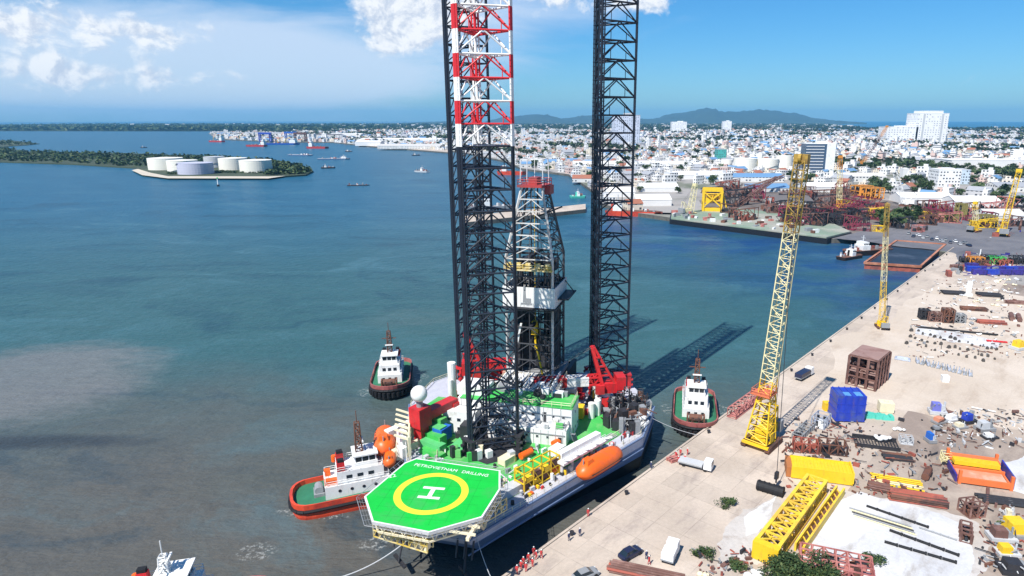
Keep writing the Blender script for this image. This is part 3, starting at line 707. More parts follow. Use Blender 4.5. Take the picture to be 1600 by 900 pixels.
dfr.build('derrick_frame', [mat('sunlit_chalky_white_paint', (.62, .61, .58), .6, col2=(.36, .33, .30), patch=(.45, .65), scale=.5), mat('derrick_shade_grey', (.07, .072, .08), .5, var=.4)], de)
# dark racked pipe, guide rails, travelling block and stairs inside the frame
inn_ = MB(); gi = random.Random(8)
for i in range(30): x, y = gi.uniform(-4.6, 4.6), gi.choice((-1, 1))*gi.uniform(1.2, 4.8); inn_.tube((x, y, DZ), (x*.96, y*.96, DZ+26+gi.random()*3), .13, 5)
for s in (-.8, .8): inn_.bar((.5, s, DZ), (.5, s, TZ), .22)
inn_.box((-3.2, 3.4, DZ), (3.6, 3.4, 19)); inn_.box((-3.0, -3.2, DZ), (3.4, 4.0, 17)); inn_.box((-3.5, 0, DZ+17.4), (4.0, 9.0, 1.6)); inn_.box((1.0, 4.9, DZ), (7.5, .5, 18)); inn_.box((-1.0, .2, DZ), (2.0, 7.5, 9)); inn_.box((2.2, -3.9, DZ), (2.2, 1.6, 12)); inn_.box((-3.8, 0, DZ+24.6), (3.0, 9, 2.6))
for k in range(9): inn_.bar((-5.3, -5.3+(k % 2)*10.6, DZ+k*4.4), (-5.3, 5.3-(k % 2)*10.6, DZ+(k+1)*4.4), .35)
for z in (DZ+12, DZ+20.5, DZ+29): inn_.bar((-5.5, 0, z), (5.5, 0, z), .7); inn_.bar((0, -5.5, z), (0, 5.5, z), .5)
inn_.build('racked_pipe', dark, de)
s = MB(); s.box((.5, 0, DZ+9), (1.5, 1.8, 3.4), 0, 0, .8); s.tube((.5, 0, DZ+5), (.5, 0, DZ+9), .3, 8); s.tube((.5, 0, DZ+12.4), (.5, 0, TZ), .07, 5); s.build('travelling_block', yellow, de)
s = MB(); s.bar((5.4, -4.8, DZ), (5.1, -2.2, DZ+13), .45); s.bar((5.4, 3.2, DZ), (5.0, 1.2, DZ+9), .35, 1); s.bar((5.7, -4.9, DZ-.5), (5.7, 5, DZ-.3), .5); s.build('v_door_ramp', [white, yellow], de)
WZ0, WZ1 = ZAT(RW(DX+6, DY), 480), ZAT(RW(DX+6, DY), 449)
s = MB(); hh = WZ1-WZ0
for (x, y, sx, sy) in ((6.1, 0, .16, 12.6), (-6.1, 0, .16, 12.6), (0, 6.22, 12.0, .16), (0, -6.22, 12.0, .16)): s.box((x, y, WZ0), (sx, sy, hh))
for k in range(13): s.box((6.2, -6+k, WZ0), (.07, .12, hh))
s.build('windwall', white, de)
s = MB(); s.box((0, 0, WZ0-.4), (13.4, 13.4, .3)); s.box((-1, 7.6, WZ0+1.5), (9, 2.6, .25)); s.bar((-4, 8.8, WZ0+1.5), (-4, 6.3, WZ0+4.5), .2); s.build('monkey_board', dark, de)
rl2 = MB()                                        # handrails round the working decks and pipe runs along the quay side
for z, pts in ((8.06, [(45, 6.6), (36, 12.3), (22, 20.3), (13, 24.9)]), (15.6, [(11.4, -4.2), (1, -4.2)]), (15.6, [(11.4, 10.2), (1, 10.2)]), (8.06, [(34, -9), (22, -14), (12, -22)]), (15.2, [(3.6, -5), (3.6, 8.5)])):
    rl2.rail([(a_, b_, z) for a_, b_ in pts], 1.15, .06, 0, False, 1.4)
for k in range(5): rl2.tube((44-k*.2, 7.8-k*.35, 8.3), (14-k*.2, 25.4-k*.35-.9, 8.3), .09, 5, None, 1)
rl2.build('handrail', [cream, lgrey], rig)
for k in range(60):                               # small valves, lockers and drums dotted over the decks
    x = gq.uniform(12, 45); e_ = 6+(55.5-x)*.565; y = e_-gq.uniform(.7, 3.6) if k % 3 else gq.uniform(2, 7)
    if abs(x-24.6) < 7 and abs(y) < 8: continue
    (MB().tube((x, y, 8.06), (x, y, 8.06+gq.uniform(.4, 1.3)), gq.uniform(.12, .35), 8) if k % 2 else MB().box((x, y, 8.06), (gq.uniform(.3, .9), gq.uniform(.3, .8), gq.uniform(.3, 1.1)), R(-30))).build('deck_valve', gq.choice((yellow, lgrey, grey, dark, red, orange, white)), rig)
em = MB(); em.box((0, -.35, 1.0), (.06, .8, 3.1), 0, 0, .6); em.box((0, .6, .9), (.06, 1.2, 1.1), 0, 0); em.tube((0, -.35, 4.1), (0, -.35, 4.9), .28, 8); em.box((0, .1, .5), (.06, 2.6, .35))
em.build('emblem', grey, de, (6.24, -.6, WZ0+.2))
text('PV DRILLING', 1.0, 'lettering', lgrey, de, (6.26, .9, WZ0+.75), (math.pi/2, 0, math.pi/2))
s = MB(); mz = ZAT(RW(DX, DY), 404)
s.box((6.2, 0, mz-1.5), (1.6, 11.5, .25)); s.rail([(6.9, -5.6, mz-1.3), (6.9, 5.6, mz-1.3)], 1.2, .09); 
for k in range(5): s.box((6.2, -4.6+k*2.3, mz-1.2), (.8, 1.1, 1.4))
s.build('stabbing_board', mat('dull_yellow_paint', (.58, .42, .08), .6, col2=(.66, .58, .36), patch=(.4, .6), scale=1.5), de)
s = MB(); s.box((0, 0, TZ), (6.6, 6.6, .5)); s.rail([(3.2, -3.2, TZ+.5), (3.2, 3.2, TZ+.5), (-3.2, 3.2, TZ+.5), (-3.2, -3.2, TZ+.5)], 1.2, .09, 0, True)
s.box((0, 0, TZ+.5), (3.6, 2.0, 1.6)); s.box((.6, 3.6, TZ-1.6), (3.2, 1.4, 2)); s.build('crown_block', mat('faded_crown_red', (.40, .05, .05), .55, col2=(.25, .06, .06), scale=.6), de)
s = MB(); gz = ZAT(RW(DX, DY), 248)
for x, y in cs: s.bar((x*2.7, y*2.7, TZ+.5), (x*2.5, y*2.5, gz), .16)
for i in range(4):
    (x, y), (u, v) = cs[i], cs[(i+1) % 4]; s.bar((x*2.5, y*2.5, gz), (u*2.5, v*2.5, gz), .16)
s.tube((0, 0, TZ), (0, 0, gz+1.5), .08, 5); s.build('gin_pole', white, de)
for x, y in ((-6.5, -11), (-4, -8.5), (-9.5, -9), (-7, 11.5), (-15, -12)): MB().box((x, y, 8.1), (2.4, 2.0, gq.uniform(2.5, 5))).build('winch_house', red, rig)
# helper: pedestal crane with a lattice A-frame and a boom laid down on its rest
def deck_crane(x, y, rz, tip, boom, white_mid):
    c = thing('deck_crane', None, None, (x, y, 0), rz); c.parent = rig
    s = MB(); s.tube((0, 0, 8), (0, 0, 12.5), 1.35, 14); s.build('pedestal', white, c)
    s = MB(); s.box((-1.2, 0, 12.5), (5.4, 3.2, 2.4)); s.box((1.6, 1.9, 12.7), (2.0, 1.2, 2.2)); s.box((-3.6, 0, 13.2), (2.2, 3.6, 3.2)); s.build('machinery_house', red, c)
    s = MB()
    for k in (-1.1, 1.1):
        s.bar((.8, k, 14.6), (tip[0], k*.5, tip[1]), .75); s.bar((-2.2, k, 14.6), (tip[0]-.4, k*.5, tip[1]), .55)
        for t in (.25, .5, .75): s.bar((.8+(tip[0]-.8)*t, k, 14.6+(tip[1]-14.6)*t), (-2.2+(tip[0]+1.8)*t, k, 14.6+(tip[1]-14.6)*t), .34)
    for t in (.2, .45, .7, 1): s.bar((.8+(tip[0]-.8)*t, -1.1+.55*t, 14.6+(tip[1]-14.6)*t), (.8+(tip[0]-.8)*t, 1.1-.55*t, 14.6+(tip[1]-14.6)*t), .4)
    s.build('a_frame', red, c)
    s = MB(); n = 12; L_ = boom
    for k in range(n):
        x0, x1 = 1.5+L_*k/n, 1.5+L_*(k+1)/n; w = 1.0; m = 1 if (white_mid and n*.12 < k < n*.42) else 0
        for yy in (-w, w):
            for zz in (14.6, 16.4): s.bar((x0, yy, zz), (x1, yy, zz), .38, m)
            s.bar((x0, yy, 14.6 if k % 2 else 16.4), (x1, yy, 16.4 if k % 2 else 14.6), .28, m)
        s.bar((x1, -w, 16.4), (x1, w, 16.4), .3, m); s.bar((x0, -w, 16.4), (x1, w, 16.4), .28, m)
        if m or k > n*.42: s.box(((x0+x1)/2, w+.06, 14.75), (x1-x0, .08, 1.5), 0, m)
    s.build('boom', [red, white], c)
    s = MB()
    for k in (-.4, .4): s.tube((tip[0], k, tip[1]), (1.5+L_*.95, k, 16.5), .06, 4)
    s.build('pendant_ropes', dark, c); return c
deck_crane(.6, 19.4, R(-68), (3.2, ZAT(RW(.6, 19.4), 541)), 15.5, True)
deck_crane(-1.5, -12.6, R(-250), (-3.4, ZAT(RW(-1.5, -12.6), 520)), 12.5, False)

# things that stand or hang on the rig
def lifeboat(name, label, x, y, z, rz, Lb, rad, group=None):
    p = RW(x, y, z); t = thing('lifeboat', label, 'lifeboat', p, RA+rz, 'lifeboats on the rig')
    b = MB(); rings = []
    for k in range(13):
        u = -1+2*k/12; f = (1-abs(u)**5)**.5 if abs(u) < 1 else .12; f = max(f, .16)
        rings.append([(u*Lb/2, rad*f*math.cos(a)*(1.0 if math.sin(a) > 0 else .96), rad*f*math.sin(a)*(.92 if math.sin(a) > 0 else .85)) for a in [2*math.pi*i/16 for i in range(16)]])
    b.loft(rings); b.build('hull', orange, t, smooth=True)
    b = MB(); b.box((-Lb*.28, 0, rad*.72), (Lb*.16, rad*.9, rad*.42), 0, 0, .75); b.build('cockpit', orange, t)
    b = MB(); b.tube((-Lb*.47, 0, -.1), (Lb*.47, 0, -.1), .01, 4)
    for s in (-1, 1): b.bar((-Lb*.36, s*rad*.97, -.05), (Lb*.36, s*rad*.97, -.05), .14)
    b.build('fender_strake', dark, t)
    for k in range(5): MB().box((-Lb*.22+k*Lb*.13, rad*.80, rad*.42), (.5, .14, .32)).build('window', glass, t)
    for s in (-.38, .38): MB().tube((s*Lb, 0, rad*.5), (s*Lb, 0, rad*1.25), .12, 6).build('lifting_hook', grey, t)
lifeboat('lifeboat', 'long bright orange enclosed lifeboat hanging on the quay side of the rig', 28.0, 23.1, 9.3, ea, 13.0, 2.1)
lifeboat('lifeboat', 'orange enclosed lifeboat hanging from cream davits on the far side of the rig', 30.4, -22.4, 9.6, R(206), 9.8, 2.3)
lifeboat('lifeboat', 'smaller orange boat hanging right below the far side lifeboat of the rig', 35.6, -18.6, 8.6, R(206), 4.6, 1.3)
for lab, px, py in (('orange life raft canister on the deck beside the yellow hose rack', 822, 709), ('orange life raft canister on the green deck behind the white lifeboat platform', 872, 690), ('orange life raft canister lying between the hose rack and the big lifeboat', 868, 731)):
    p = W(px, py, 9.1); t = thing('life_raft', lab, 'life raft', p, RA+ea, 'life raft canisters on the rig')
    MB().tube((-1.5, 0, 0), (1.5, 0, 0), .72, 14).build('canister', orange, t, smooth=False); MB().box((0, 0, -1.05), (2.4, 1.2, .6)).build('cradle', grey, t)
def container(name, label, p, rz, size, m, group=None, cat='container'):
    t = thing(name, label, cat, p, rz, group); lx, ly, hz_ = size; b = MB(); b.box((0, 0, .12), (lx-.1, ly-.1, hz_-.2))
    n = int(lx/.32)
    for k in range(n):
        for s in (-1, 1): b.box((-lx/2+.2+k*.32, s*(ly/2-.05), .2), (.16, .07, hz_-.35))
    b.build('corrugated_walls', m, t); f = MB()
    for x in (-1, 1):
        for y in (-1, 1): f.box((x*(lx/2-.06), y*(ly/2-.06), 0), (.16, .16, hz_))
    for z in (.05, hz_-.12):
        for y in (-1, 1): f.bar((-lx/2, y*(ly/2-.06), z), (lx/2, y*(ly/2-.06), z), .14)
    f.build('frame', m, t); MB().box((lx/2-.02, 0, .2), (.06, ly-.4, hz_-.4)).build('door', m, t); return t
bluec = mat('bright_blue_paint', (.02, .13, .50), .45)
container('deck_container', 'bright blue box container on the green deck left of the banded leg', RW(25.2, -11.6, 8.7), RA+R(-15), (3.4, 2.4, 2.9), bluec)
container('deck_container', 'cream basket container on the green deck just right of the banded leg', RW(30.6, 4.6, 8.1), RA+R(-25), (3.0, 2.0, 1.6), cream)
container('deck_container', 'small white box container on the pale green deck beside the accommodation', RW(24.8, 13.6, 8.1), RA+R(-25), (3.2, 2.2, 1.8), white)
# ------------------------------------------------------------------ tugs, ships, boats
tugblack = mat('tug_black_hull', (.022, .018, .018), .5, var=.4, col2=(.07, .03, .025), patch=(.55, .75), scale=.6)
tugred = mat('tug_red_hull', (.70, .075, .03), .5, col2=(.48, .05, .03), scale=.5, streak=.4)
tugrim = mat('tug_rim_paint', (.36, .11, .10), .55, col2=(.18, .05, .045), scale=.5)
tugdeck = mat('tug_green_deck', (.03, .16, .085), .7, var=.35)
def ring_hull(Lh, B, z, k, n=14, stern=.82):
    """deck outline at height z: full round bow at +x, rounded stern at -x; k scales it"""
    pts = []
    for i in range(n+1):
        t = math.pi*i/n-math.pi/2; pts.append((Lh*.5*k-B*.62*k+B*.62*k*math.cos(t), B*.5*k*math.sin(t), z))
    for i in range(11):
        t = math.pi/2+math.pi*i/10; c, s = math.cos(t), math.sin(t); pts.append((-Lh*.5*k+B*.42*k+B*.42*k*math.copysign(abs(c)**.7, c), B*.49*k*math.copysign(abs(s)**.75, s), z))
    return pts
def tug(label, p, rz, hullm, wh_x, Lh=25, B=11, group=None, funnel=red, mastm=rust, mh=19.):
    t = thing('tugboat', label, 'tugboat', p, rz, group)
    def sheer(r, d): return [(x, y, z+d*max(0, x/(Lh*.5))**2) for x, y, z in r]
    b = MB(); b.loft([ring_hull(Lh, B, -.8, .95), sheer(ring_hull(Lh, B, .5, .99), .3), sheer(ring_hull(Lh, B, 2.3, 1.0), 1.1)], 0, True, False)
    b.build('hull', hullm, t)
    b = MB(); b.loft([sheer(ring_hull(Lh, B, 2.25, 1.0), 1.1), sheer(ring_hull(Lh, B, 3.3, 1.01), 1.1), sheer(ring_hull(Lh, B, 3.3, .965), 1.1), sheer(ring_hull(Lh, B, 2.25, .955), 1.1)], 0, False, False)
    b.build('bulwark', hullm if hullm is tugred else tugrim, t)
    b = MB(); b.loft([sheer(ring_hull(Lh, B, 2.3, .957), 1.1)], 0, False, True); b.build('deck', tugdeck, t)
    b = MB(); r0 = sheer(ring_hull(Lh, B, 1.9, 1.015), 1.1)
    for i in range(len(r0)): b.tube(r0[i], r0[(i+1) % len(r0)], .34, 6, None, 0)
    r1 = sheer(ring_hull(Lh, B, 1.1, 1.0), .8)
    for i in range(0, 15): b.tube((r1[i][0], r1[i][1], r1[i][2]-.8), (r1[i][0]*1.012, r1[i][1]*1.012, r1[i][2]+.6), .5, 7, None, 0)
    b.build('tyre_fender', black, t)
    x = wh_x
    b = MB(); b.box((x-1.5, 0, 2.5), (12.5, 6.6, 2.7)); b.box((x-.8, 0, 5.2), (9, 5.6, 2.5)); dh = b.build('deckhouse', white, t)
    for s in (-1, 1):
        for k in range(4): MB().tube((x-5+k*2.3, s*3.28, 4), (x-5+k*2.3, s*3.36, 4), .32, 10).build('porthole', glass, dh)
        for k in range(3): MB().box((x-3+k*2.1, s*2.82, 6), (1.1, .08, .8)).build('window', glass, dh)
    for k in range(3): MB().box((x+3.72, -1.5+k*1.5, 6), (.08, .9, .9)).build('window', glass, dh); MB().box((x+4.77, -1.7+k*1.7, 3.6), (.08, .7, .8)).build('window', glass, dh)
    b = MB(); b.box((x+.4, 0, 7.7), (4.6, 4.4, 1.0)); b.box((x+.4, 0, 8.7), (4.0, 3.8, 1.3), 0, 1); b.box((x+.4, 0, 10.0), (4.9, 4.7, .3))
    for u in (-1, 1):
        for v in (-1, -.33, .33, 1): b.box((x+.4+u*2.03, v*1.9, 8.7), (.16, .16, 1.3)); b.box((x+.4+v*1.95, u*1.93, 8.7), (.16, .16, 1.3))
    b.build('wheelhouse', [white, glass], t)
    for s in (-1, 1):
        b = MB(); b.box((x-4.4, s*1.9, 5.2), (1.7, 1.3, 4.3), 0, 0, .85); b.box((x-4.4, s*1.9, 9.5), (1.2, .9, .6), 0, 1); b.build('funnel', [funnel, black], t)
    b = MB(); mq = mh-2.5; b.lattice((x-.6, 0, 10.3), (x-.6, 0, mq), 1.3, .9, 5, .13, .09, 0); b.bar((x-.6, -2, mq*.87), (x-.6, 2, mq*.87), .2); b.bar((x-.6, -1.3, 12.2), (x-.6, 1.3, 12.2), .2); b.tube((x-.6, 0, mq), (x-.6, 0, mh), .09, 5); b.box((x+.2, 0, 12.4), (.3, 2.2, .3), 0, 1)
    b.build('mast', [mastm, white], t)
    b = MB(); b.tube((x+7.2, -1.6, 4.1), (x+7.2, 1.6, 4.1), .9, 12); b.box((x+7.2, -2, 2.9), (1.8, .4, 2)); b.box((x+7.2, 2, 2.9), (1.8, .4, 2)); b.build('winch', rust, t)
    b = MB(); b.bar((x+9.3, -.8, 3), (x+9.3, -.8, 5), .4); b.bar((x+9.3, .8, 3), (x+9.3, .8, 5), .4); b.bar((x+9.3, -1, 4.6), (x+9.3, 1, 4.6), .4); b.build('towing_bitt', rust, t)
    b = MB(); b.tube((-Lh*.28, -1.2, 3.6), (-Lh*.28, 1.2, 3.6), .8, 12); b.box((-Lh*.28, 0, 2.4), (2, 3, .7)); b.build('winch', grey, t)
    b = MB(); b.rail([(x-5.2, -2.8, 7.7), (x+3.6, -2.8, 7.7), (x+3.6, 2.8, 7.7), (x-5.2, 2.8, 7.7)], 1.0, .05, 0, True); b.rail([(x-7.5, -3.2, 5.2), (x+4.6, -3.2, 5.2), (x+4.6, 3.2, 5.2), (x-7.5, 3.2, 5.2)], 1.0, .05, 0, True); b.build('railing', white, t)
    b = MB(); b.tube((x-5.5, 2.2, 7.7), (x-5.5, 2.2, 9), .5, 8); b.box((x-6.5, -2, 5.2), (2.4, 1.2, 1)); b.box((x-7, 1.6, 5.2), (1.2, 1, 1.3)); b.build('deck_gear', orange, t)
    return t
tp = W(1085, 652, 0); tug('black hulled tug lying in the shadow bands between the rig and the quay', tp, R(-101), tugblack, 1.5)
tp = W(613, 599, 0); tug('black hulled tug out in the open water beyond the radome of the rig', tp, R(-80), tugblack, 1.5)
tp = W(556, 776, 0); tug('red hulled tug with open green after deck, nosing up to the rig helideck', tp, R(22), tugred, 2.0, 24.5, 10.5)
tp = W(304, 978, 0); tug('dark hulled tug cut off by the bottom edge, only its white mast and bow showing', tp, R(14), tugblack, -2.0, 24, 10, None, red, white, 15.5)

def cable(name, label, a, b, sag, r, m, n=14):
    t = MB(); pts = [Vector(a).lerp(Vector(b), i/n)-Vector((0, 0, sag*4*(i/n)*(1-i/n))) for i in range(n+1)]
    for p, q in zip(pts, pts[1:]): t.tube(p, q, r, 5)
    return tag(t.build(name, m), label, 'rope')
cable('towing_rope', 'pale towing rope running from the rig bow down across the water', RW(55, -4, 7), W(520, 905, .6), 1.2, .09, lgrey)
cable('mooring_rope', 'thin mooring rope from the rig bow quarter to the quay edge', RW(53, 6.5, 7.5), QA+QD*-4+Vector((0, 0, .3)), .8, .06, lgrey)
cable('mooring_rope', 'thin mooring rope from the rig stern quarter to the quay edge', RW(2, 30.8, 7.5), QA+QD*62+Vector((0, 0, .3)), .5, .06, lgrey)

def ship(label, px, py, Ln, B, rz, hm, house, group=None, crane=None, name='ship', cat='ship', deckm=None, hgt=5.):
    p = W(px, py, 0); t = thing(name, label, cat, p, rz, group); b = MB()
    out = [(Ln*.5, 0), (Ln*.38, B*.5), (-Ln*.46, B*.5), (-Ln*.5, B*.35), (-Ln*.5, -B*.35), (-Ln*.46, -B*.5), (Ln*.38, -B*.5)]
    b.prism(out, -1, hgt, 0, 1, None, [(x*.93, y*.9) for x, y in out]); b.build('hull', [hm, deckm or rust], t)
    if house:
        hx, hh = house; b = MB(); b.box((hx*Ln, 0, hgt), (Ln*.16, B*.8, hh*.6)); b.box((hx*Ln, 0, hgt+hh*.6), (Ln*.11, B*.7, hh*.4)); hs = b.build('deckhouse', white, t)
        for k in range(3):
            for s in (-1, 1): MB().box((hx*Ln-Ln*.045+k*Ln*.045, s*B*.36, hgt+hh*.7), (Ln*.025, .2, hh*.14)).build('window', glass, hs)
        b = MB(); b.tube((hx*Ln, 0, hgt+hh), (hx*Ln, 0, hgt+hh*1.8), Ln*.006+.1, 6); b.bar((hx*Ln, -B*.2, hgt+hh*1.5), (hx*Ln, B*.2, hgt+hh*1.5), .2); b.build('mast', lgrey, t)
        b = MB(); b.tube((hx*Ln-Ln*.1, 0, hgt), (hx*Ln-Ln*.1, 0, hgt+hh*.9), B*.1, 8); b.build('funnel', hm, t)
    if crane:
        for cx in crane:
            b = MB(); b.tube((cx*Ln, 0, hgt), (cx*Ln, 0, hgt+9), .9, 8); b.bar((cx*Ln, 0, hgt+9), (cx*Ln+Ln*.14, 2, hgt+18), .9); b.build('deck_crane', yellow, t)
    b = MB(); g = random.Random(int(px))
    for k in range(9): b.box((g.uniform(-.4, .36)*Ln, g.uniform(-.3, .3)*B, hgt), (Ln*.04, B*.15, g.uniform(.6, 2.5)), 0, k % 3)
    b.build('deck_cargo', [grey, rustred, white], t); return t
seared = mat('ship_red_hull', (.50, .05, .05), .5); seablue = mat('ship_blue_hull', (.02, .10, .42), .5)
ship('white and red supply ship with a tall white mast, outermost at the far port quay', 340, 222, 70, 16, R(-20), seared, (.28, 16), None, (-.25,))
ship('red supply ship with a white bridge berthed beside the blue structures at the port', 402, 229, 66, 15, R(-8), seared, (.3, 13))
ship('dark grey ship lying behind the red supply ship at the far port quay', 378, 219, 90, 16, R(-12), hullblue, (.3, 11), None, (-.1,))
ship('big bright blue ship in the middle of the far port quay', 440, 226, 120, 22, R(-4), seablue, (.32, 14), None, (-.1, .1))
ship('red hulled supply ship at the landward end of the blue ship', 497, 232, 62, 15, R(-6), seared, (-.3, 14))
ship('low grey barge with white cargo floating off the port quay', 470, 243, 60, 14, R(-14), hullblue, None, deckm=lgrey, hgt=2.)
ship('low grey barge lying nearest the tank island tip', 522, 249, 62, 12, R(8), hullblue, (.3, 4), deckm=lgrey, hgt=2.)
ship('small white motor boat crossing the open water left of the banded leg', 660, 269, 26, 7, R(-25), lgrey, (.0, 4.5), hgt=2.2, name='motor_boat', cat='boat')
ship('dark wooden fishing boat near the tip of the tank island', 513, 263, 22, 6, R(20), tugblack, (-.2, 3.5), hgt=1.8, name='fishing_boat', cat='boat')
ship('low dark pontoon floating in the open water below the white motor boat', 560, 290, 26, 4, R(12), tugblack, None, hgt=.8, name='pontoon', cat='pontoon')
ship('red and black coaster lying in the inlet right of the banded leg', 800, 273, 42, 10, R(-8), tugred, (-.25, 8))
ship('grey patrol ship moored along the breakwater behind the banded leg', 765, 327, 44, 8, R(15), grey, (-.05, 6), deckm=grey, hgt=3.)
ship('long red and white ship berthed right of the dark leg', 990, 337, 46, 10, R(-12), tugred, (-.28, 7), hgt=4.)
ship('red and white barge moored beside the white shed right of the dark leg', 1052, 340, 30, 10, R(-14), pink, None, hgt=3., deckm=lgrey, name='barge', cat='barge')
ship('green ferry pontoon with a small cabin inside the breakwater', 903, 309, 16, 10, R(10), teal, (0, 4), hgt=2., deckm=teal, name='ferry_pontoon', cat='pontoon')
ship('dark tug with a white bridge lying just left of the rusty barge', 1352, 397, 32, 9, R(196), tugblack, (.08, 4.5), hgt=3., name='tugboat', cat='tugboat')
ship('small dark work boat tied up left of the dark tug by the rusty barge', 1328, 404, 18, 6, R(30), tugblack, (0, 3.5), hgt=1.8, name='work_boat', cat='boat')
for k, (px, py) in enumerate(((545, 237), (650, 243), (28, 236), (225, 231))):
    ship('small fishing boat lying at anchor off the port quay', px, py, 18, 5, R(20*k), tugblack, (-.15, 3), 'fishing boats off the port', hgt=1.5, name='fishing_boat', cat='boat')
# rusty barge at the corner of the quay
bp = lift([(1350, 420), (1437, 426), (1476, 390), (1400, 384)], 0); b = MB(); t = thing('barge', 'rusty flat barge with raised rim and dark wet deck at the quay corner', 'barge', (*bp[0], 0))
loc_ = [(x-bp[0][0], y-bp[0][1]) for x, y in bp]
MB().prism(loc_, -1, 2.6).build('hull', rustred, t); q = off(loc_, .985)
b = MB()
for i in range(4): p0, p1 = loc_[i], loc_[(i+1) % 4]; b.bar((p0[0], p0[1], 3.1), (p1[0], p1[1], 3.1), 1.1)
b.build('rim', mat('barge_rim', (.46, .20, .12), .8, col2=(.30, .11, .06), scale=.3), t)
MB().sheet(off(loc_, .94), 2.66).build('wet_deck', mat('wet_barge_deck', (.022, .022, .026), .4, col2=(.07, .075, .09), scale=.08, var=.4), t)
# channel buoy by the island
p = W(341, 291, 0); t = thing('channel_beacon', 'thin white channel beacon standing in the water before the tank island', 'beacon', p)
MB().tube((0, 0, -1), (0, 0, 2), 1.6, 10).build('base', dark, t); MB().tube((0, 0, 2), (0, 0, 9), .7, 8, .4).build('post', white, t); MB().box((0, 0, 9), (1.6, 1.6, 1.4), 0, 0, .4).build('topmark', green, t)
# ------------------------------------------------------------------ cranes, vehicles, people and goods on the quay
def yz(px, py, z=3.03): return W(px, py, z)
gold = mat('brownish_gold_paint', (.40, .26, .05), .55, col2=(.20, .12, .04), patch=(.45, .65), scale=.8)
pale = mat('pale_yellow_paint', (.74, .66, .38), .55, col2=(.55, .46, .25), patch=(.55, .7), scale=.8)
def crawler_crane(label, px, py, top, w0, w1, bays, rz, track, cols, body=True, yellow_bays=0, group=None, foot_w=None):
    p = yz(px, py); t = thing('crawler_crane', label, 'crane', p, rz, group); S = w0/2.9
    for s in (-1, 1):
        b = MB(); y = s*2.9*S; prof = [(-4.2*S, .5*S), (-3.6*S, 0), (3.6*S, 0), (4.2*S, .5*S), (4.2*S, .9*S), (3.6*S, 1.4*S), (-3.6*S, 1.4*S), (-4.2*S, .9*S)]
        b.loft([[(x, y-.55*S, z) for x, z in prof], [(x, y+.55*S, z) for x, z in prof]]); b.build('track', cols[2], t)
    b = MB(); b.box((0, 0, .6*S), (2.2*S, 5.6*S, .9*S)); b.box((0, 0, 1.4*S), (3*S, 3*S, .5*S)); b.box((3.9*S, 0, 1.2*S), (.8*S, 6.4*S, .5*S)); b.build('carbody', cols[0], t)
    if body:
        b = MB(); b.box((-2.2*S, 0, 1.9*S), (6.4*S, 3.0*S, 2.3*S)); b.box((-5.9*S, 0, 1.9*S), (1.6*S, 4.6*S, 2.8*S), 0, 1); b.build('machinery_house', [cols[0], grey], t)
        b = MB(); b.box((1.2*S, 2.2*S, 1.9*S), (2.0*S, 1.3*S, 2.2*S), 0, 0, .85); b.box((1.3*S, 2.2*S, 2.6*S), (2.1*S, 1.1*S, 1.1*S), 0, 1, .9); b.build('cab', [cols[0], glass], t)
        b = MB(); b.bar((-1*S, 1.2*S, 4*S), (-5*S, 1.2*S, 8.5*S), .3*S); b.bar((-1*S, -1.2*S, 4*S), (-5*S, -1.2*S, 8.5*S), .3*S); b.bar((-5*S, -1.3*S, 8.5*S), (-5*S, 1.3*S, 8.5*S), .35*S); b.bar((-5.6*S, 1.2*S, 4*S), (-5*S, 1.2*S, 8.5*S), .22*S); b.bar((-5.6*S, -1.2*S, 4*S), (-5*S, -1.2*S, 8.5*S), .22*S); b.build('gantry', cols[0], t)
    tip = Vector(top)-p; tip.rotate(Matrix.Rotation(-rz, 3, 'Z')); ft = Vector((1.2*S, 0, 2.0*S)); d = tip-ft
    k1 = ft.lerp(tip, .16); up = (0, 1, 0)
    top_ = cols[3] if len(cols) > 3 else cols[0]
    def band(k): return 0 if k < yellow_bays else 2 if k >= bays*.74 else 1
    b = MB()
    if foot_w:
        nb = max(4, int(bays*.2)); k1 = ft.lerp(tip, nb/bays)
        b.lattice(ft, k1, foot_w, w0, nb, .2*S, .12*S, 0, 0, up); b.lattice(k1, tip, w0, w1, bays-nb, .15*S, .08*S, 0, 0, up, lambda k: band(k+nb))
    else: b.lattice(ft, tip, w0, w1, bays, .15*S, .08*S, 0, 0, up, band)
    bo = b.build('boom', [cols[0], cols[1], top_], t)
    b = MB(); b.box(tip-Vector((0, 0, .6*S)), (1.6*S, w1*1.3, 2.0*S)); b.tube(tip+Vector((.8*S, -.3, .6)), tip+Vector((.8*S, .3, .6)), .9*S, 12); b.build('boom_head', top_, t)
    g = Vector((-5*S, 0, 8.5*S)) if body else Vector((-3*S, 0, 3*S)); b = MB()
    for s in (-.7, .7): b.tube(g+Vector((0, s*S, 0)), tip+Vector((0, s*.5*S, 0)), .05*S+.02, 4)
    b.build('pendant_ropes', dark, t); return t, tip
ct, tip = crawler_crane('tall yellow and white crawler crane standing alone at the quay edge beside the rig', 1190, 694,
    (W(1190, 694).x+2.6, W(1190, 694).y-1.0, ZAT(W(1190, 694), 251)), 2.8, 2.2, 34, QANG+math.pi, None, (yellow, pale, rust, gold), True, 8, None, 5.0)
b = MB(); hl = tip+Vector((1.6, -1.9, 0)); hk = Vector(yz(1213, 748, 5))-Vector(ct.location); hk.rotate(Matrix.Rotation(-QANG-math.pi, 3, 'Z'))
b.tube(tip+Vector((.9, -.4, 0)), hk+Vector((0, 0, 1.5)), .07, 5); b.build('hoist_rope', dark, ct)
b = MB(); b.box(hk, (1.0, .6, 1.5)); b.tube(hk+Vector((0, 0, -.9)), hk, .16, 6); b.build('hook_block', dark, ct)
